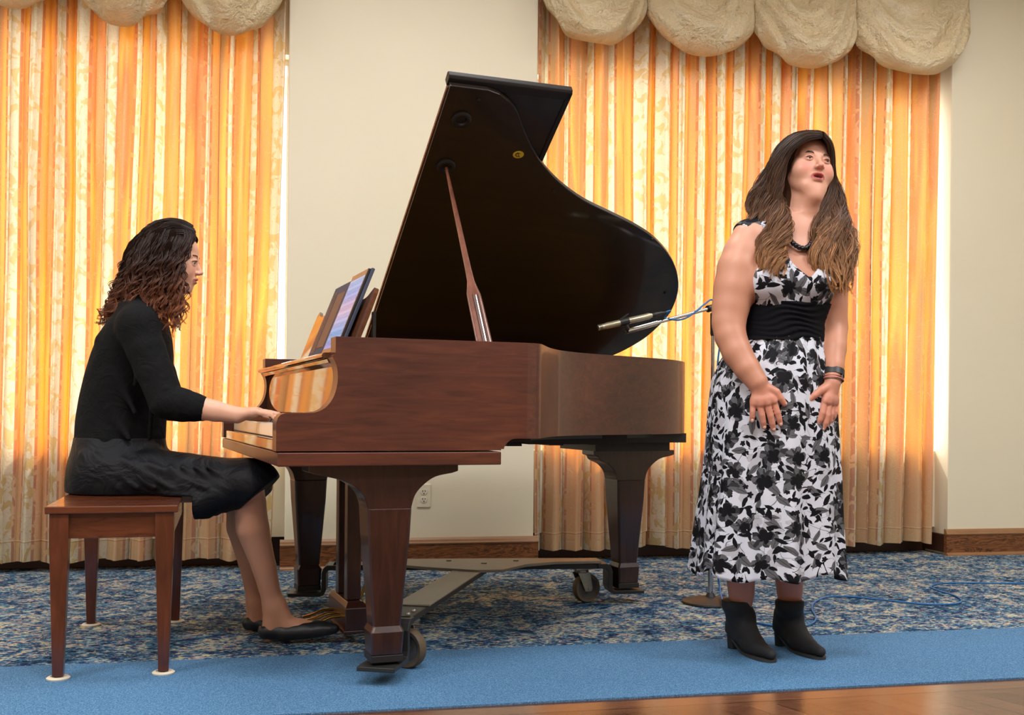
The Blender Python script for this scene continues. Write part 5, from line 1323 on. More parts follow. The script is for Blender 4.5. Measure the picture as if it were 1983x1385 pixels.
# --- dress: printed bodice, black sash, flared skirt
def floral_mat(name, base_col, see=0.0):
    t = NT(name)
    uvn = t.new('UVMap'); uvn.uv_map = 'UVMap'; uv = uvn.outputs[0]
    wv = t.noise(uv, 30, 2, 0.5, 0, 1)
    def cells(scale, seed, petals, rmin, rmax, jitter=1.0, stretch=(1, 1, 1), wob=0.006):
        mp = t.new('Mapping'); t.l.new(uv, mp.inputs[0]); mp.inputs['Location'].default_value = (seed * 1.37, seed * 2.11, 0); mp.inputs['Scale'].default_value = stretch
        dv = t.new('VectorMath', operation='SUBTRACT'); t.l.new(wv, dv.inputs[0]); dv.inputs[1].default_value = (0.5, 0.5, 0.5)
        sc = t.new('VectorMath', operation='SCALE'); t.l.new(dv.outputs[0], sc.inputs[0]); sc.inputs[3].default_value = wob * 2
        ad = t.new('VectorMath', operation='ADD'); t.l.new(mp.outputs[0], ad.inputs[0]); t.l.new(sc.outputs[0], ad.inputs[1])
        vo = t.new('TexVoronoi'); vo.voronoi_dimensions = '2D'; vo.inputs['Scale'].default_value = scale; vo.inputs['Randomness'].default_value = jitter; t.l.new(ad.outputs[0], vo.inputs['Vector'])
        rel = t.new('VectorMath', operation='SUBTRACT'); t.l.new(ad.outputs[0], rel.inputs[0]); t.l.new(vo.outputs['Position'], rel.inputs[1])
        sp = t.new('SeparateXYZ'); t.l.new(rel.outputs[0], sp.inputs[0]); cs = t.new('SeparateColor'); t.l.new(vo.outputs['Color'], cs.inputs[0])
        r = t.math('SQRT', t.math('ADD', t.math('MULTIPLY', sp.outputs[0], sp.outputs[0]), t.math('MULTIPLY', sp.outputs[1], sp.outputs[1])))
        th = t.math('ADD', t.math('ARCTAN2', sp.outputs[1], sp.outputs[0]), t.math('MULTIPLY', cs.outputs[0], 6.28))
        lobe = t.math('ABSOLUTE', t.math('COSINE', t.math('MULTIPLY', th, petals / 2)))
        ragged = t.math('ADD', 0.80, t.math('MULTIPLY', t.noise(uv, 75, 2, 0.6), 0.40))
        rad = t.math('MULTIPLY', t.math('MULTIPLY', ragged, t.math('ADD', 0.55, t.math('MULTIPLY', t.math('POWER', lobe, 0.6), 0.5))), t.math('ADD', rmin, t.math('MULTIPLY', cs.outputs[1], rmax - rmin)))
        return r, th, rad, cs, lobe
    def mask(r, rad): return t.math('LESS_THAN', r, rad)
    col = None
    white = t.mix(t.noise(uv, 6, 2), rgb(205, 209, 220), rgb(224, 226, 236))
    g_light = rgb(190, 190, 198); g_mid = rgb(98, 98, 102); blk = rgb(12, 12, 18); g_dark = rgb(52, 52, 56)
    # pale grey ghost blossoms
    r, th, rad, cs, lobe = cells(9, 3.1, 5, 0.022, 0.040); col = t.mix(mask(r, rad), white, g_light)
    # stems: thin level lines
    nz = t.noise(uv, 10, 1, 0.4, 0.6); ln = t.math('ABSOLUTE', t.math('SUBTRACT', t.math('FRACT', t.math('MULTIPLY', nz, 3.0)), 0.5)); col = t.mix(t.math('MULTIPLY', t.math('LESS_THAN', ln, 0.012), t.math('GREATER_THAN', t.noise(uv, 7, 1), 0.47)), col, blk)
    # leaves: elongated two-lobe shapes in two sizes
    for scale, seed, r0, r1, dens, colr in ((34, 7.7, 0.011, 0.017, 0.30, blk), (19, 1.3, 0.022, 0.034, 0.35, g_mid), (25, 5.9, 0.015, 0.024, 0.40, blk)):
        r, th, rad, cs, lobe = cells(scale, seed, 2, r0, r1)
        Ll = t.math('ADD', r0, t.math('MULTIPLY', cs.outputs[1], r1 - r0))
        xr = t.math('MULTIPLY', r, t.math('COSINE', th)); yr = t.math('ABSOLUTE', t.math('MULTIPLY', r, t.math('SINE', th))); q = t.math('DIVIDE', xr, Ll)
        hw3 = t.math('MULTIPLY', t.math('MULTIPLY', Ll, 0.36), t.math('SUBTRACT', 1.0, t.math('MULTIPLY', q, q)))
        mk = t.math('MULTIPLY', t.math('LESS_THAN', yr, hw3), t.math('GREATER_THAN', cs.outputs[2], dens)); col = t.mix(mk, col, colr)
        vein = t.math('MULTIPLY', t.math('LESS_THAN', yr, 0.0006), t.math('LESS_THAN', t.math('ABSOLUTE', q), 1.5)); col = t.mix(t.math('MULTIPLY', vein, t.math('GREATER_THAN', cs.outputs[2], dens)), col, blk)
    # small clustered blossoms
    r, th, rad, cs, lobe = cells(38, 9.2, 5, 0.006, 0.011); mk = t.math('MULTIPLY', mask(r, rad), t.math('GREATER_THAN', cs.outputs[2], 0.80)); col = t.mix(mk, col, blk)
    # large roses: grey petals around a black heart
    for scale, seed, r0, r1, dens in ((9.5, 0.4, 0.026, 0.042, 0.30), (11.5, 6.6, 0.020, 0.034, 0.62)):
        r, th, rad, cs, lobe = cells(scale, seed, 5, r0, r1, wob=0.010)
        keep = t.math('GREATER_THAN', cs.outputs[2], dens)
        petal = t.mix(t.math('GREATER_THAN', t.math('FRACT', t.math('ADD', t.math('MULTIPLY', th, 5 / 6.283), cs.outputs[0])), 0.45), g_mid, g_dark)
        off = t.math('ADD', t.math('MULTIPLY', rad, 0.62), t.math('MULTIPLY', t.math('SINE', t.math('ADD', th, 1.0)), 0.010))
        heart = t.math('LESS_THAN', r, off)
        c2 = t.mix(heart, petal, blk)
        col = t.mix(t.math('MULTIPLY', mask(r, rad), keep), col, c2)
    d = t.bsdf(col, 0.62, normal=t.bump(t.noise(t.coord('Object'), 14, 3, 0.6), 0.25, 0.01), **{'Specular IOR Level': 0.2})
    if see > 0:
        tl = t.new('BsdfTranslucent'); t.l.new(col, tl.inputs[0]); mx = t.new('MixShader'); mx.inputs[0].default_value = see; t.l.new(d, mx.inputs[1]); t.l.new(tl.outputs[0], mx.inputs[2]); d = mx.outputs[0]
    return t.done(d)
M_floral = floral_mat('black_white_floral_chiffon', None, 0.12)
M_blackcloth = plain('black_jersey', (0.004, 0.004, 0.006), 0.9, var=0.3, scale=200, **{'Specular IOR Level': 0.15})
fb = Field((-0.24, -0.26, 1.02), (0.26, 0.22, 1.46), 0.0034)
tr2 = [s for s in torso if 1.02 < s[0] < SJ(1500, 452)[2]]
fb.column(torso, 0.03, grow=0.006)
fb.chain([(SJ(1450, 458, -0.030), 0.053), (SJ(1492, 447, -0.01), 0.052)], 0.03); fb.chain([(SJ(1603, 466, 0.040), 0.052), (SJ(1574, 450, 0.030), 0.051)], 0.03)
for px, dz in ((1490, -0.088), (1568, -0.075)): fb.ell(SJ(px, 547, dz), (0.074, 0.066, 0.066), None, 0.035)
# cut arm holes, the V neck, the neck hole and the hem at the sash
for arm_, out in (([SJ(1426, 474, -0.050), SJ(1424, 520, -0.060), SJ(1420, 590, -0.07)], 0.064), ([SJ(1640, 476, 0.05), SJ(1634, 520, 0.045), SJ(1628, 580, 0.03)], 0.062)):
    for a, b in zip(arm_, arm_[1:]): fb.cone(a, b, out, out, 0.004, 'sub')
fb.cone(SJ(1540, 380, 0.0), SJ(1535, 455, 0.0), 0.068, 0.063, 0.004, 'sub')
fb.cone(SJ(1572, 395, -0.05), SJ(1574, 450, -0.07), 0.040, 0.036, 0.003, 'sub')
VN = [(455, 1510, 1586), (470, 1518, 1589), (487, 1528, 1591), (500, 1538, 1589), (512, 1548, 1584), (524, 1558, 1578), (536, 1567, 1571)]
for (y0, a0, b0), (y1, a1, b1) in zip(VN, VN[1:]):
    for f_ in (0, 0.5):
        yy = y0 + (y1 - y0) * f_; aa = a0 + (a1 - a0) * f_; bb = b0 + (b1 - b0) * f_; hw2 = (bb - aa) / 2 * MM * 0.97
        c = SJ((aa + bb) / 2, yy, -0.20); c2 = SJ((aa + bb) / 2, yy, -0.07); fb.cone(c, c2, hw2, hw2, 0.002, 'sub')
fb.half((0, 0, SJ(1500, 600)[2]), (0, 0, -1), 0.0)
V, F = fb.mesh(); V = smooth_verts(V, F, 2)
ang = np.arctan2(V[:, 0] - 0.03, -V[:, 1]); UVs = np.stack([ang * 0.14 + 3.0, V[:, 2]], 1)
np_mesh('dress_bodice', V, F, M_floral, singer, uvs=UVs)
# gathers: small folds modelled on the sash
def ringz(py, secs, n=160, grow=0.0, fold=None):
    z = SJ(1500, py)[2]; S = sorted(secs); zz = [s[0] for s in S]; A_ = np.array([s[1:] for s in S]); v = [np.interp(z, zz, A_[:, i]) for i in range(5)]
    out = []
    for k in range(n):
        a = 2 * math.pi * k / n; g = grow + (fold(a, z) if fold else 0)
        x, y = (v[2] + g) * math.cos(a), (v[3] + g) * math.sin(a); ca, sa = math.cos(v[4]), math.sin(v[4])
        out.append((v[0] + x * ca - y * sa, v[1] + x * sa + y * ca, z))
    return out
m = MB()
fold = lambda a, z: (0.0016 + 0.0012 * math.sin(a * 3)) * math.sin(z * 330 + 2.2 * math.sin(a * 2 + 1) + 2.5 * math.sin(a * 5 + z * 40)) + 0.0007 * math.sin(z * 900 + a * 9)
rows = [ringz(596, torso, grow=0.002)] + [ringz(590 + 72 * i / 44, torso, grow=0.012, fold=fold) for i in range(45)] + [ringz(661, torso, grow=0.002)]
m.loft(rows, cap=False); sash = m.build('black_sash', M_blackcloth, singer, smooth=True)
# skirt
prof = [(654, 1511, 0.142, 0.108), (680, 1505, 0.165, 0.125), (705, 1500, 0.184, 0.140), (740, 1497, 0.202, 0.152), (790, 1497, 0.212, 0.160), (850, 1497, 0.218, 0.166), (920, 1496, 0.225, 0.172), (1000, 1492, 0.233, 0.180), (1060, 1490, 0.239, 0.187), (1108, 1489, 0.244, 0.192)]
n = 300; rows = []; UVs = []
for j in range(81):
    py = 654 + (1108 - 654) * j / 80
    pc, rx, ry = [np.interp(py, [p[0] for p in prof], [p[i] for p in prof]) for i in (1, 2, 3)]
    c = SJ(pc, py); e = max(0, (py - 690) / 410); row = []
    for k in range(n):
        a = 2 * math.pi * k / n
        g = e ** 1.3 * (0.016 * math.sin(a * 7 + 0.6) + 0.010 * math.sin(a * 13 + 2.0 + e) + 0.006 * math.sin(a * 19)) + (1 - e) * 0.003 * math.sin(a * 22)
        hemz = (0.010 * math.sin(a * 7 + 2.0) + 0.006 * math.sin(a * 4)) * e ** 3
        # cloth drawn in between the legs at the front and over each thigh
        g += -0.012 * math.exp(-((a - (-math.pi / 2 + 0.0)) / 0.22) ** 2) * min(1, e * 2)
        x, y = (rx + g) * math.cos(a), (ry + g) * math.sin(a)
        ca, sa = math.cos(SY * 0.7), math.sin(SY * 0.7)
        row.append((c[0] + x * ca - y * sa, c[1] + x * sa + y * ca, c[2] + hemz)); UVs.append((a * 0.21 + 1.0 if True else 0, c[2]))
    rows.append(row)
V = np.array([p for r in rows for p in r]); F = []
for j in range(80):
    for k in range(n): a = j * n + k; b = j * n + (k + 1) % n; F.append((a, b, b + n, a + n))
skirt = np_mesh('dress_skirt', V, np.array(F), M_floral, singer, uvs=np.array(UVs))
sm = skirt.modifiers.new('solid', 'SOLIDIFY'); sm.thickness = 0.0015
# --- boots
M_suede = plain('black_suede', (0.010, 0.010, 0.011), 0.8, var=0.5, scale=300)
M_sole = plain('dark_grey_sole', (0.028, 0.027, 0.026), 0.6)
def boot(ankle, heel, toe, name='ankle_boot'):
    """ankle = top of shaft centre, heel/toe on the floor (local coordinates)"""
    h = np.array(heel); t = np.array(toe); d = (t - h); L = np.linalg.norm(d[:2]); d = d / np.linalg.norm(d); n = np.array([-d[1], d[0], 0]); u = np.array([0, 0, 1.0])
    P = lambda a, b, c: h + d * a + n * b + u * c
    f = Field(np.minimum(h, t) - 0.09, np.maximum(h, t) + np.array([0.09, 0.09, 0.30]), 0.0032)
    top = np.array(ankle)
    f.chain([(top + np.array([0, 0, 0.03]), 0.0475), (top, 0.0465), (P(0.070, 0, 0.115), 0.043)], 0.012)
    f.chain([(P(0.062, 0, 0.115), 0.041), (P(0.040, 0, 0.085), 0.034), (P(0.032, 0, 0.062), 0.030)], 0.02)
    f.chain([(P(0.070, 0, 0.110), 0.039), (P(0.110, 0, 0.072), 0.032), (P(0.155, 0.0, 0.040), 0.027), (P(0.19, 0.0, 0.031), 0.022), (P(L - 0.012, 0, 0.026), 0.013)], 0.018)
    f.chain([(P(0.045, 0, 0.060), 0.030), (P(0.15, 0, 0.034), 0.026)], 0.02)
    for sg in (-1, 1): f.cone(P(0.13, sg * 0.014, 0.033), P(0.19, sg * 0.008, 0.028), 0.022, 0.016, 0.015)
    # cut flat under the sloping sole
    f.half(P(0.06, 0, 0.050), d * -0.42 - u * 0.9 if False else -(u * 1.0 + d * 0.42 * 0), 0.0) if False else None
    X = f.ax[0][:, None, None]; Y = f.ax[1][None, :, None]; Z = f.ax[2][None, None, :]
    a = (X - h[0]) * d[0] + (Y - h[1]) * d[1]
    sole = 0.0085 + 0.047 * np.clip(1 - (a - 0.03) / 0.095, 0, 1) ** 1.5
    f.merge((slice(None),) * 3, (Z - sole) + np.zeros_like(f.v), 0.0, 'sub')
    f.half(top + u * 0.010, u, 0.0)
    V, F = f.mesh(); V = smooth_verts(V, F, 2); o = np_mesh(name, V, F, M_suede, singer)
    # sole and stacked heel
    m = MB(); ot = []
    for k in range(28):
        th = 2 * math.pi * k / 28; ot.append(th)
    xs = np.linspace(0, 1, 18); wd = lambda s: 0.027 + 0.012 * math.exp(-((s - 0.66) / 0.2) ** 2) if s < 0.7 else 0.0385 * math.sqrt(max(0.02, 1 - ((s - 0.7) / 0.31) ** 2))
    wd0 = wd; wd = lambda s: wd0(s) * 0.96 * (0.55 + 0.45 * min(1, s / 0.10)); xs = np.linspace(0.02, 0.998, 24)
    outl = [(s, wd(s)) for s in xs] + [(s, -wd(s)) for s in xs[::-1]]
    Ls = L
    def zs(s, off): a = s * Ls; return 0.0005 + off + 0.047 * max(0, min(1, 1 - (a - 0.03) / 0.095)) ** 1.5
    m.prism(outl, lambda p: P(p[0] * Ls, p[1], zs(p[0], 0.0)), lambda p: P(p[0] * Ls, p[1], zs(p[0], 0.0090))); m.build('boot_sole', M_sole, o, smooth=30)
    m = MB(); r = []
    for z, k in ((0.0, 0.88), (0.03, 0.94), (0.050, 1.0)):
        r.append([P(0.002 + 0.030 + 0.030 * k * math.cos(a), 0.029 * k * math.sin(a) , z) if math.cos(a) < 0.6 else P(0.032 + 0.030 * k * 0.6, 0.029 * k * math.sin(a) * 1.0, z) for a in np.linspace(0, 2 * math.pi, 24, endpoint=False)])
    m.loft(r); m.build('boot_heel', M_suede, o, smooth=40)
    return o
def SF(px, py):
    p = on_floor(px, py) - s_org; return np.array([p @ R0_, p @ F_, 0.0])
fdir = np.array([math.sin(math.radians(20)), -math.cos(math.radians(20)), 0])
h1 = SF(1414, 1252); h2 = SF(1505, 1247)
boot(SJ(1425, 1168, 0.078), h1, h1 + fdir * 0.262); boot(SJ(1529, 1168, 0.098), h2, h2 + fdir * 0.262)
# --- black bead necklace
M_bead = plain('black_glass_beads', (0.008, 0.008, 0.010), 0.12)
nk = resample([SJ(1522, 452, -0.085), SJ(1527, 461, -0.098), SJ(1537, 472, -0.106), SJ(1550, 480, -0.110), SJ(1562, 480, -0.105), SJ(1570, 472, -0.092), SJ(1575, 462, -0.075)], 14)
neckl = None
m = MB(); m.tube([tuple(p) for p in nk], 0.0012, 6); neckl = m.build('bead_necklace', M_bead, singer)
for p in nk:
    m = MB(); m.ball(tuple(p), (0.0088, 0.0084, 0.0088), 14, 10); m.build('bead', M_bead, neckl, smooth=True)
# --- watch and string bracelets on the left wrist
def band(name, c, axis, rad, w, th, mat, parent, tilt=0.0, sq=0.86):
    ax = Vector(axis).normalized(); Mq = ax.to_track_quat('Z', 'Y').to_matrix().to_4x4(); T = Matrix.Translation(Vector(c)) @ Mq @ Matrix.Rotation(tilt, 4, 'X')
    m = MB(); rows = []
    for k in range(40):
        a = 2 * math.pi * k / 40
        rows.append([T @ Vector((math.cos(a) * r, math.sin(a) * r * sq, z)) for r, z in ((rad, -w), (rad + th, -w), (rad + th, w), (rad, w))])
    rows.append(rows[0]); m.loft(rows, cap=False); return m.build(name, mat, parent, smooth=50)
wa = SJ(1612, 738, -0.095) - SJ(1614, 710, -0.07)
wc = SJ(1613, 724, -0.083)
M_strap = plain('black_rubber_strap', (0.012, 0.012, 0.014), 0.45)
wb = band('wrist_watch', wc, wa, 0.0330, 0.0110, 0.0035, M_strap, singer)
m = MB(); cw = SJ(1629, 729, -0.095); axv = Vector(wa).normalized(); outv = Vector((1, -0.25, 0)); outv = (outv - axv * outv.dot(axv)).normalized(); sdv = axv.cross(outv)
Mx = Matrix(((sdv.x, axv.x, outv.x, cw[0]), (sdv.y, axv.y, outv.y, cw[1]), (sdv.z, axv.z, outv.z, cw[2]), (0, 0, 0, 1)))
m.box((-0.017, -0.019, -0.005), (0.017, 0.019, 0.005), 0, Mx); m.build('watch_case', plain('watch_dark_metal', (0.03, 0.03, 0.035), 0.2, 0.8), wb, bevel=0.003, seg=3)
m = MB(); m.box((-0.013, -0.015, 0.0046), (0.013, 0.015, 0.0056), 0, Mx); m.build('watch_face', plain('watch_glass', (0.01, 0.012, 0.015), 0.05), wb)
for k, (off, colr, tl) in enumerate(((0.012, rgb(150, 74, 60), 0.22), (0.0165, rgb(70, 72, 96), 0.30), (0.0205, rgb(196, 128, 110), 0.16), (0.0235, rgb(96, 52, 48), 0.25))):
    band('string_bracelet', Vector(wc) + axv * (off + 0.003), wa, 0.0318 + k * 0.0006, 0.0013, 0.0026, plain('bracelet_thread', colr, 0.7), singer, tl)
# ================================================================== the seated pianist
NZ0 = 3.70
n_org = q2w(250, 1000, NZ0); n_org[2] = 0.0
def NJ(px, py, dz=0.0):
    p = q2w(px, py, NZ0 + dz) - n_org
    return np.array([p @ R0_, p @ F_, p[2]])
MN = NZ0 / FPX
M_skin2 = skin_mat('pianist_skin'); SKIN2 = rgb(222, 170, 142)
def nsec(py, x0, x1, ry, dz=0.0, shrink=0.0):
    p = NJ((x0 + x1) / 2, py, dz); return (p[2], p[0], p[1], (x1 - x0) / 2 * MN - shrink, ry - shrink, 0.0)
tor = [nsec(945, 140, 330, 0.185), nsec(905, 142, 322, 0.180), nsec(860, 150, 316, 0.160), nsec(815, 152, 318, 0.155), nsec(770, 160, 324, 0.160), nsec(725, 172, 330, 0.170), nsec(685, 186, 330, 0.178), nsec(650, 202, 326, 0.180), nsec(622, 222, 318, 0.165), nsec(600, 245, 308, 0.130)]
hc2 = NJ(335, 501, 0.00); HM2 = rotm(math.radians(90 + 8), math.radians(8), math.radians(0)); HS2 = 1.0
fn = Field((-0.26, -0.34, 0.0), (0.80, 0.40, 1.50), 0.0055, zspec=[(1.17, 1.50, 0.0024), (0.76, 0.84, 0.0028)], xspec=[(0.38, 0.56, 0.0032), (0.10, 0.30, 0.0026)])
fn.column([(a, b, c, d - 0.02, e - 0.02, f) for a, b, c, d, e, f in tor], 0.03)
DS = -0.175
fn.chain([(NJ(268, 628, DS), 0.050), (NJ(272, 606, -0.08), 0.05), (NJ(285, 588, 0.0), 0.055)], 0.04)
fn.chain([(NJ(275, 628, -DS), 0.050), (NJ(275, 606, 0.08), 0.05), (NJ(285, 588, 0.0), 0.055)], 0.04)
fn.chain([(NJ(285, 592, 0), 0.056), (NJ(308, 560, 0), 0.050), (NJ(322, 525, 0), 0.050)], 0.03)
AW = -0.175
n_sh = NJ(266, 634, DS); n_el = NJ(322, 778, -0.215); n_wr = NJ(458, 804, AW)
fn.chain([(n_sh, 0.050), (lerp(n_sh, n_el, 0.5), 0.047), (n_el, 0.041), (lerp(n_el, n_wr, 0.35), 0.040), (lerp(n_el, n_wr, 0.7), 0.031), (n_wr, 0.0245)], 0.02)
tend = np.array([0, 0, 0.006])
def key_hand(wr, dvx, dz0, pxs):
    """wr wrist point; fingers reach over the keys; dvx spreads them across the keyboard"""
    kn = [wr + np.array([0.075, (-0.032 + 0.0215 * i), 0.014 - 0.002 * abs(i - 1.5)]) for i in range(4)]
    fs = []
    for i, ln in enumerate((0.060, 0.072, 0.074, 0.062)):
        b = kn[i]; tip = b + np.array([ln, (-0.008 + 0.005 * i), -0.040 + dz0])
        m1 = lerp(b, tip, 0.42) + np.array([0.004, 0, 0.012]); m2 = lerp(b, tip, 0.76) + np.array([0.006, 0, 0.006])
        fs.append(([b, m1, m2, tip], (0.0074, 0.0080, 0.0082, 0.0079)[i]))
    return kn, fs
NT1 = NJ(0, 0)[2] * 0 + 0.776          # finger tip height on the keys
kn1, fs1 = key_hand(n_wr, 1, 0.0, None)
for f, r in fs1: f[3][2] = NT1 + 0.006; f[2][2] = max(f[2][2], NT1 + 0.016)
# near hand: little finger is nearest the viewer, thumb on the far side and below
hand(fn, n_wr + np.array([0.004, 0, 0]), kn1, fs1, [(n_wr + np.array([0.030, 0.028, -0.002]), 0.0155), (n_wr + np.array([0.062, 0.046, -0.010]), 0.0112), (n_wr + np.array([0.092, 0.052, -0.014]), 0.0085)])
n_sh2 = NJ(276, 634, -DS); n_el2 = NJ(330, 785, 0.22); n_wr2 = NJ(452, 815, 0.20); n_wr2[2] = 0.790
fn.chain([(n_sh2, 0.050), (lerp(n_sh2, n_el2, 0.5), 0.046), (n_el2, 0.040), (lerp(n_el2, n_wr2, 0.5), 0.034), (n_wr2, 0.0245)], 0.02)
kn2, fs2 = key_hand(n_wr2, 1, 0.0, None)
for f, r in fs2: f[3][2] = NT1 + 0.006; f[2][2] = max(f[2][2], NT1 + 0.016)
hand(fn, n_wr2, kn2, fs2, [(n_wr2 + np.array([0.030, -0.028, -0.002]), 0.0155), (n_wr2 + np.array([0.062, -0.046, -0.008]), 0.0112), (n_wr2 + np.array([0.092, -0.052, -0.010]), 0.0085)])
# legs: thighs along the bench, shins down to the pedals
n_hip = NJ(205, 925, -0.09); n_kn = NJ(484, 938, -0.105); n_an = NJ(529, 1172, -0.04)
n_hip2 = NJ(205, 925, 0.09); n_kn2 = NJ(470, 938, 0.10); n_an2 = NJ(497, 1165, 0.115)
for hp, kn_, an in ((n_hip, n_kn, n_an), (n_hip2, n_kn2, n_an2)):
    calf = lerp(kn_, an, 0.36) + np.array([-0.020, 0, 0])
    fn.chain([(hp, 0.088), (kn_ + np.array([-0.02, 0, 0.005]), 0.058)], 0.03)
    fn.chain([(kn_ + np.array([-0.01, 0, 0]), 0.050), (lerp(kn_, an, 0.15) + np.array([-0.012, 0, 0]), 0.050), (calf, 0.052), (lerp(kn_, an, 0.68) + np.array([-0.006, 0, 0]), 0.038), (an, 0.030)], 0.02)
fdir1 = np.array([0.97, 0.10, 0]); fdir1 /= np.linalg.norm(fdir1)
def foot(an, d, rise=0.0):
    heel = np.array([an[0], an[1], 0.0]) - d * 0.030 + np.array([0, 0, 0.012])
    toe = heel + d * 0.235 + np.array([0, 0, rise])
    P = lambda s, h, w=0: lerp(heel, toe, s) + np.array([0, 0, h]) + np.array([-d[1], d[0], 0]) * w
    fn.chain([(an, 0.030), (P(0.10, 0.036), 0.027), (P(0.06, 0.020), 0.024)], 0.02)
    fn.chain([(an + d * 0.012, 0.030), (P(0.32, 0.044), 0.027), (P(0.52, 0.030), 0.023), (P(0.72, 0.017), 0.019), (P(0.93, 0.010), 0.014)], 0.02)
    for w in (-0.015, 0.015): fn.chain([(P(0.35, 0.018, w * 0.6), 0.018), (P(0.70, 0.012, w), 0.016), (P(0.90, 0.009, w * 0.6), 0.013)], 0.018)
    return heel, toe, P
hA = foot(n_an, fdir1, 0.030); hB = foot(n_an2, fdir1, 0.0)
HL2 = sculpt_head(fn, hc2, HM2, HS2, mouth_open=0.0, brow=0.001)
V, F = fn.mesh(); V = smooth_verts(V, F, 1, 0.4)
V2 = smooth_verts(V, F, 12, 0.5); wz = np.clip((0.6 - V[:, 2]) / 0.05, 0, 1) * np.clip((V[:, 2] - 0.10) / 0.05, 0, 1); V = V + (V2 - V) * wz[:, None]
cols = head_tints(V, SKIN2, hc2, HM2, HS2, rgb(176, 104, 92), rgb(220, 150, 130), 0.0)
w = np.clip((0.55 - V[:, 2]) / 0.06, 0, 1)[:, None]; cols = cols * (1 - w) + np.array(rgb(186, 132, 102)) * w
pianist = np_mesh('person', V, F, M_skin2, cols=cols, loc=tuple(n_org), rotz=-YAW)
tag(pianist, 'seated person in black with dark curly hair playing the grand piano', 'person')
make_eyes(HL2, HM2, HS2, pianist, M_iris, look=(0, math.radians(14)))
brows(HL2, pianist, col=rgb(66, 44, 34), nb=60)
for f, r in fs1: nail(pianist, f[3], f[2], (0.3, 0, 1))
# --- cardigan with three-quarter sleeves
def cloth_mat(name, col, rough=0.85, bump=0.35, sc=14):
    t = NT(name); c = t.coord('Object'); n1 = t.noise(c, sc, 3, 0.55, 1.0); n2 = t.noise(c, 500, 2)
    h = t.math('ADD', n1, t.math('MULTIPLY', n2, 0.05))
    return t.done(t.bsdf(t.mix(n1, tuple(x * 0.7 for x in col), tuple(x * 1.3 for x in col)), rough, normal=t.bump(h, bump, 0.03), **{'Specular IOR Level': 0.2}))
M_knit = cloth_mat('black_knit', (0.0035, 0.0035, 0.004))
M_satinblack = cloth_mat('black_skirt_cloth', (0.003, 0.0033, 0.0055), 0.5, 0.5, 9)
fc = Field((-0.26, -0.34, 0.66), (0.36, 0.36, 1.30), 0.0042)
fc.column([t_ for t_ in tor if t_[0] > 0.68], 0.03, grow=0.0)
fc.chain([(NJ(268, 630, DS), 0.060), (NJ(272, 607, -0.08), 0.060), (NJ(283, 594, 0.0), 0.062)], 0.04)
fc.chain([(NJ(276, 630, -DS), 0.060), (NJ(276, 607, 0.08), 0.060), (NJ(283, 594, 0.0), 0.062)], 0.04)
def sleeve(sh, el, wr, t_end, seed):
    r_ = random.Random(seed); pts = [(sh, 0.060), (lerp(sh, el, 0.3), 0.059), (lerp(sh, el, 0.6), 0.055), (el, 0.052), (lerp(el, wr, t_end * 0.4), 0.050), (lerp(el, wr, t_end * 0.75), 0.043), (lerp(el, wr, t_end), 0.038)]
    fc.chain(pts, 0.025)
    # push-up wrinkles round the elbow
    ax = np.array(wr) - np.array(el); ax /= np.linalg.norm(ax); s1 = np.cross(ax, [0, 0, 1]); s1 /= np.linalg.norm(s1); s2 = np.cross(s1, ax)
    for q in range(7):
        t = -0.35 + 0.95 * q / 7; c = lerp(el, wr, t * t_end) if t > 0 else lerp(el, sh, -t); rr = 0.0505 - 0.006 * max(0, t)
        ring = [c + (s1 * math.cos(a) + s2 * math.sin(a)) * rr + ax * 0.014 * math.sin(a * 1.0 + q) for a in np.linspace(0, 2 * math.pi, 11)]
        for a, b in zip(ring, ring[1:]): fc.cone(a, b, 0.0035, 0.0035, 0.009)
sleeve(n_sh, n_el, n_wr, 0.50, 1); sleeve(n_sh2, n_el2, n_wr2, 0.50, 2)
fc.half(lerp(n_el, n_wr, 0.54), (n_wr - n_el), 0.0)
fc.half((0, 0, NJ(200, 858)[2]), (0.10, 0, -1), 0.004)
fc.cone(NJ(300, 545, 0), NJ(286, 585, 0), 0.060, 0.052, 0.004, 'sub')
# diagonal drape folds on the back and side
for a, b in ((NJ(196, 660, -0.12), NJ(262, 800, -0.165)), (NJ(180, 730, -0.10), NJ(250, 850, -0.16)), (NJ(285, 650, -0.20), NJ(262, 745, -0.175)), (NJ(300, 700, -0.19), NJ(290, 850, -0.13)), (NJ(172, 790, -0.08), NJ(205, 850, -0.15))):
    fc.cone(a, b, 0.012, 0.008, 0.03)
V, F = fc.mesh(); V = smooth_verts(V, F, 2)
V[:, 2] += 0
np_mesh('cardigan', V, F, M_knit, pianist)
# --- skirt over the lap
fs = Field((-0.28, -0.34, 0.44), (0.60, 0.34, 0.80), 0.0045)
fs.column([nsec(965, 136, 335, 0.195), nsec(935, 134, 332, 0.195), nsec(900, 138, 325, 0.185), nsec(868, 146, 318, 0.168), nsec(846, 150, 316, 0.160)], 0.02)
for hp, kn_ in ((n_hip, n_kn), (n_hip2, n_kn2)):
    fs.chain([(hp + np.array([0.0, 0, 0.012]), 0.105), (lerp(hp, kn_, 0.55) + np.array([0, 0, 0.006]), 0.083), (kn_ + np.array([0.022, 0, -0.004]), 0.074)], 0.04)
fs.chain([(lerp(n_kn, n_kn2, 0.0), 0.066), (n_kn2, 0.066)], 0.05)
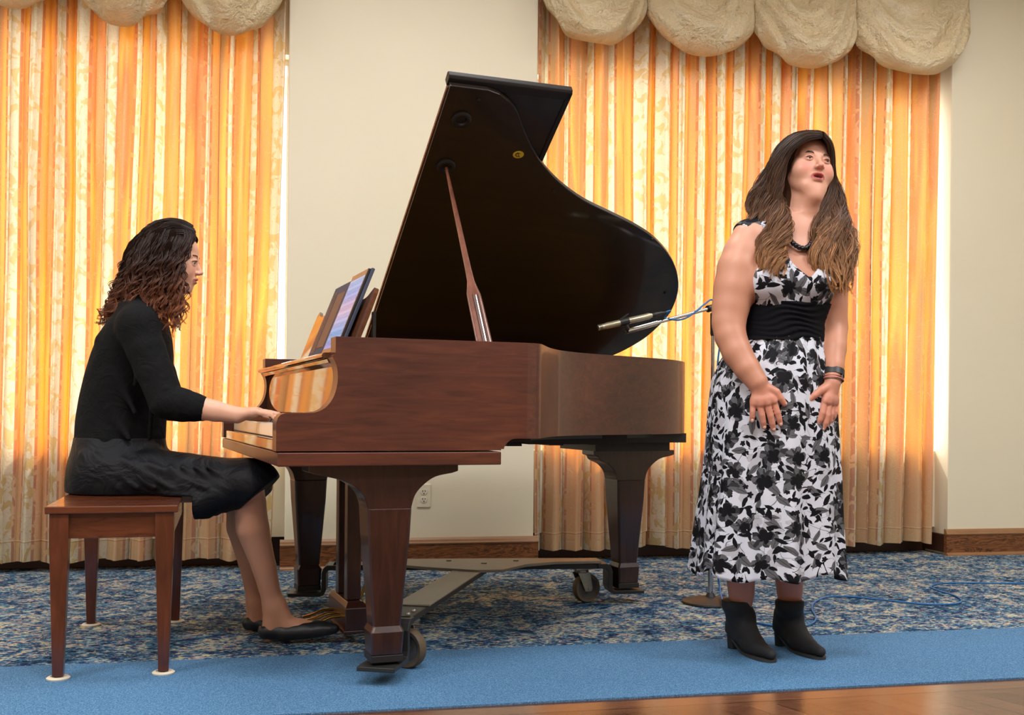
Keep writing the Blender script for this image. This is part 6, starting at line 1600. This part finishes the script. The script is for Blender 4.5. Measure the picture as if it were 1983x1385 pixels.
# the hem hangs down between bench and knee
for yy in (-0.15, -0.05, 0.05, 0.15):
    a0 = NJ(375, 955, 0); a0[1] = yy
    b0 = NJ(408, 968, 0); b0[1] = yy
    fs.chain([(a0, 0.052), (b0, 0.056), (NJ(450, 955, 0) * np.array([1, 0, 1]) + np.array([0, yy, 0]), 0.045)], 0.03)
for k in range(6):
    a = NJ(160 + k * 26, 880 + k * 4, -0.17 - 0.01 * (k % 2)); b = NJ(230 + k * 34, 945, -0.195); fs.cone(a, b, 0.007, 0.004, 0.018)
for k in range(4): fs.cone(NJ(330 + k * 24, 905, -0.185), NJ(420 + k * 18, 985 - k * 12, -0.150), 0.006, 0.003, 0.016)
# flat where it sits on the seat
bs = np.array(on_floor(0, 1300)) * 0
sl, X, Y, Z = fs.block((-0.4, -0.4, 0.40), (NJ(352, 975, -0.3)[0], 0.4, 0.5185))
fs.v[sl] = np.maximum(fs.v[sl], (0.518 - Z) + np.zeros_like(fs.v[sl]))
# cut the open hem at the knees
hemn = np.array([0.62, 0, -0.78])
fs.half(NJ(517, 944, -0.1), np.array([0.66, 0, -0.75]), 0.001)
V, F = fs.mesh(); V = smooth_verts(V, F, 2)
np_mesh('black_skirt', V, F, M_satinblack, pianist)
# --- ballet flats
M_flat = plain('black_leather_flats', (0.010, 0.010, 0.011), 0.38, var=0.3, scale=80)
for heel, toe, P in (hA, hB):
    f = Field(np.minimum(heel, toe) - 0.06, np.maximum(heel, toe) + np.array([0.06, 0.06, 0.10]), 0.0030)
    f.chain([(P(0.05, 0.030), 0.030), (P(0.30, 0.020), 0.029), (P(0.60, 0.016), 0.029), (P(0.80, 0.013), 0.026), (P(1.02, 0.006), 0.014)], 0.02)
    for w in (-0.016, 0.016): f.chain([(P(0.32, 0.016, w * 0.7), 0.0225), (P(0.68, 0.011, w), 0.0205), (P(0.92, 0.007, w * 0.55), 0.016)], 0.018)
    d = (toe - heel) / np.linalg.norm(toe - heel)
    # opening for the foot, sole cut
    f.chain([(P(0.02, 0.075), 0.030), (P(0.30, 0.066), 0.033), (P(0.62, 0.056), 0.021)], 0.006, 'sub')
    X = f.ax[0][:, None, None]; Z = f.ax[2][None, None, :]; Y = f.ax[1][None, :, None]
    nn_ = np.array([-d[0] * d[2], -d[1] * d[2], d[0] ** 2 + d[1] ** 2])
    f.half(heel + np.array([0, 0, -0.011]), -nn_, 0.0)
    V, F = f.mesh(); V = smooth_verts(V, F, 2); np_mesh('ballet_flat', V, F, M_flat, pianist)
# --- curly hair
fcap = cap_field(hc2, HM2, HS2, 0.012, (0, -0.80, -0.60), (0, -0.052, 0.050), True)
v0, q0 = fcap.mesh(); v0 = smooth_verts(v0, q0, 2)
B = lambda *g: [NJ(*p) for p in g]
Gn = [B((354, 434, -.02), (374, 456, -.068), (366, 482, -.088), (352, 520, -.098), (356, 562, -.10), (356, 600, -.10), (350, 640, -.11)),
      B((340, 432, -.02), (336, 455, -.080), (322, 495, -.100), (312, 540, -.105), (320, 580, -.12), (332, 615, -.13), (334, 655, -.13)),
      B((325, 431, -.01), (308, 455, -.080), (295, 500, -.100), (283, 545, -.105), (285, 580, -.13), (296, 600, -.15), (312, 625, -.16)),
      B((312, 434, 0), (280, 465, -.06), (262, 510, -.085), (245, 555, -.085), (225, 590, -.09), (207, 615, -.08), (192, 632, -.06)),
      B((303, 440, .01), (262, 480, -.03), (245, 530, -.05), (226, 575, -.05), (206, 605, -.05), (192, 622, -.03), (184, 632, -.02))]
Gf = [B((350, 434, .02), (366, 455, .06), (356, 490, .085), (346, 530, .09), (350, 570, .09), (356, 610, .09)),
      B((325, 430, .02), (308, 455, .080), (295, 500, .10), (283, 545, .10), (285, 580, .11), (300, 620, .12)),
      B((303, 440, .02), (262, 480, .04), (245, 530, .06), (226, 575, .06), (206, 605, .05), (190, 625, .04))]
Gb = [B((303, 440, -.01), (260, 480, -.01), (243, 530, 0), (228, 575, 0), (212, 600, 0), (200, 615, 0)), B((310, 437, .02), (264, 480, .03), (247, 530, .03), (232, 570, .03), (215, 600, .03), (204, 612, .03))]
fk = Field((-0.16, -0.24, 1.02), (0.30, 0.24, 1.52), 0.006)
tt_ = [0.3, 0.6, 0.9, 1.0, 1.0, 0.95, 0.85, 0.7, 0.45, 0.2, 0.1, 0.05]
for gs, rr in ((Gn[1:], 0.016), (Gf, 0.016), (Gb, 0.022)):
    for g in gs:
        c = resample(g, 12)
        for i in range(9): fk.cone(c[i], c[i + 1], rr * tt_[i], rr * tt_[i + 1], 0.015)
v1, q1 = fk.mesh(); v1 = smooth_verts(v1, q1, 3)
rng2 = np.random.default_rng(11)
root = np.array(rgb(38, 25, 20)); mid = np.array(rgb(62, 36, 26)); tipc = np.array(rgb(142, 84, 52))
parts = [(v0, q0, root * 0.7), (v1, q1, root * 0.6)]
def curly(gs, n, per, fr, am, sp):
    P, R = hair_locks(gs, n, per, 64, rng2, spread=sp, wave=am, freq=fr, rad=0.0010, lift=0.020, curl=0.5, end_cut=0.25, free=True, start_tight=0.8)
    return P, R
for P, R in (curly(Gn, 230, 10, 5.6, 0.0115, 0.0048), curly(Gf, 80, 8, 5.5, 0.011, 0.006), curly(Gb, 110, 9, 5.2, 0.011, 0.007)):
    # decorrelate the curls between locks
    v, f = tubes_np(P, R, 4); parts.append((v, f, hair_tint(P, 4, rng2, root, mid, tipc, 1.42, 1.10)))
# smooth crown strands combed from the parting
Gc = [B((330, 428, .0), (300, 436, .0), (270, 462, .0), (252, 500, -.01), (240, 540, -.02)), B((372, 440, .0), (350, 430, .0), (322, 428, .0), (292, 438, .0), (264, 464, .0), (248, 505, .0)), B((372, 440, -.03), (352, 430, -.035), (325, 428, -.03), (295, 437, -.03), (268, 462, -.03), (252, 495, -.04)), B((378, 452, -.05), (350, 440, -.06), (322, 440, -.065), (294, 452, -.065), (272, 478, -.065), (258, 510, -.07)), B((378, 462, -.055), (356, 455, -.078), (330, 458, -.084), (306, 470, -.086), (288, 495, -.09), (276, 525, -.098)), B((376, 446, .03), (352, 432, .035), (325, 430, .03), (295, 440, .03), (268, 465, .03), (252, 500, .04))]
P, R = hair_locks(Gc, 110, 12, 30, rng2, spread=0.009, wave=0.004, freq=2.5, rad=0.0010, lift=0.004, start_tight=0.8); v, f = tubes_np(P, R, 4); parts.append((v, f, hair_tint(P, 4, rng2, root, mid, tipc, 1.42, 1.10)))
hair_base(pianist, parts[:2]); V, F, Cc = join_parts(parts[2:])
np_mesh('curly_hair', V, F, M_hair, pianist, cols=Cc)
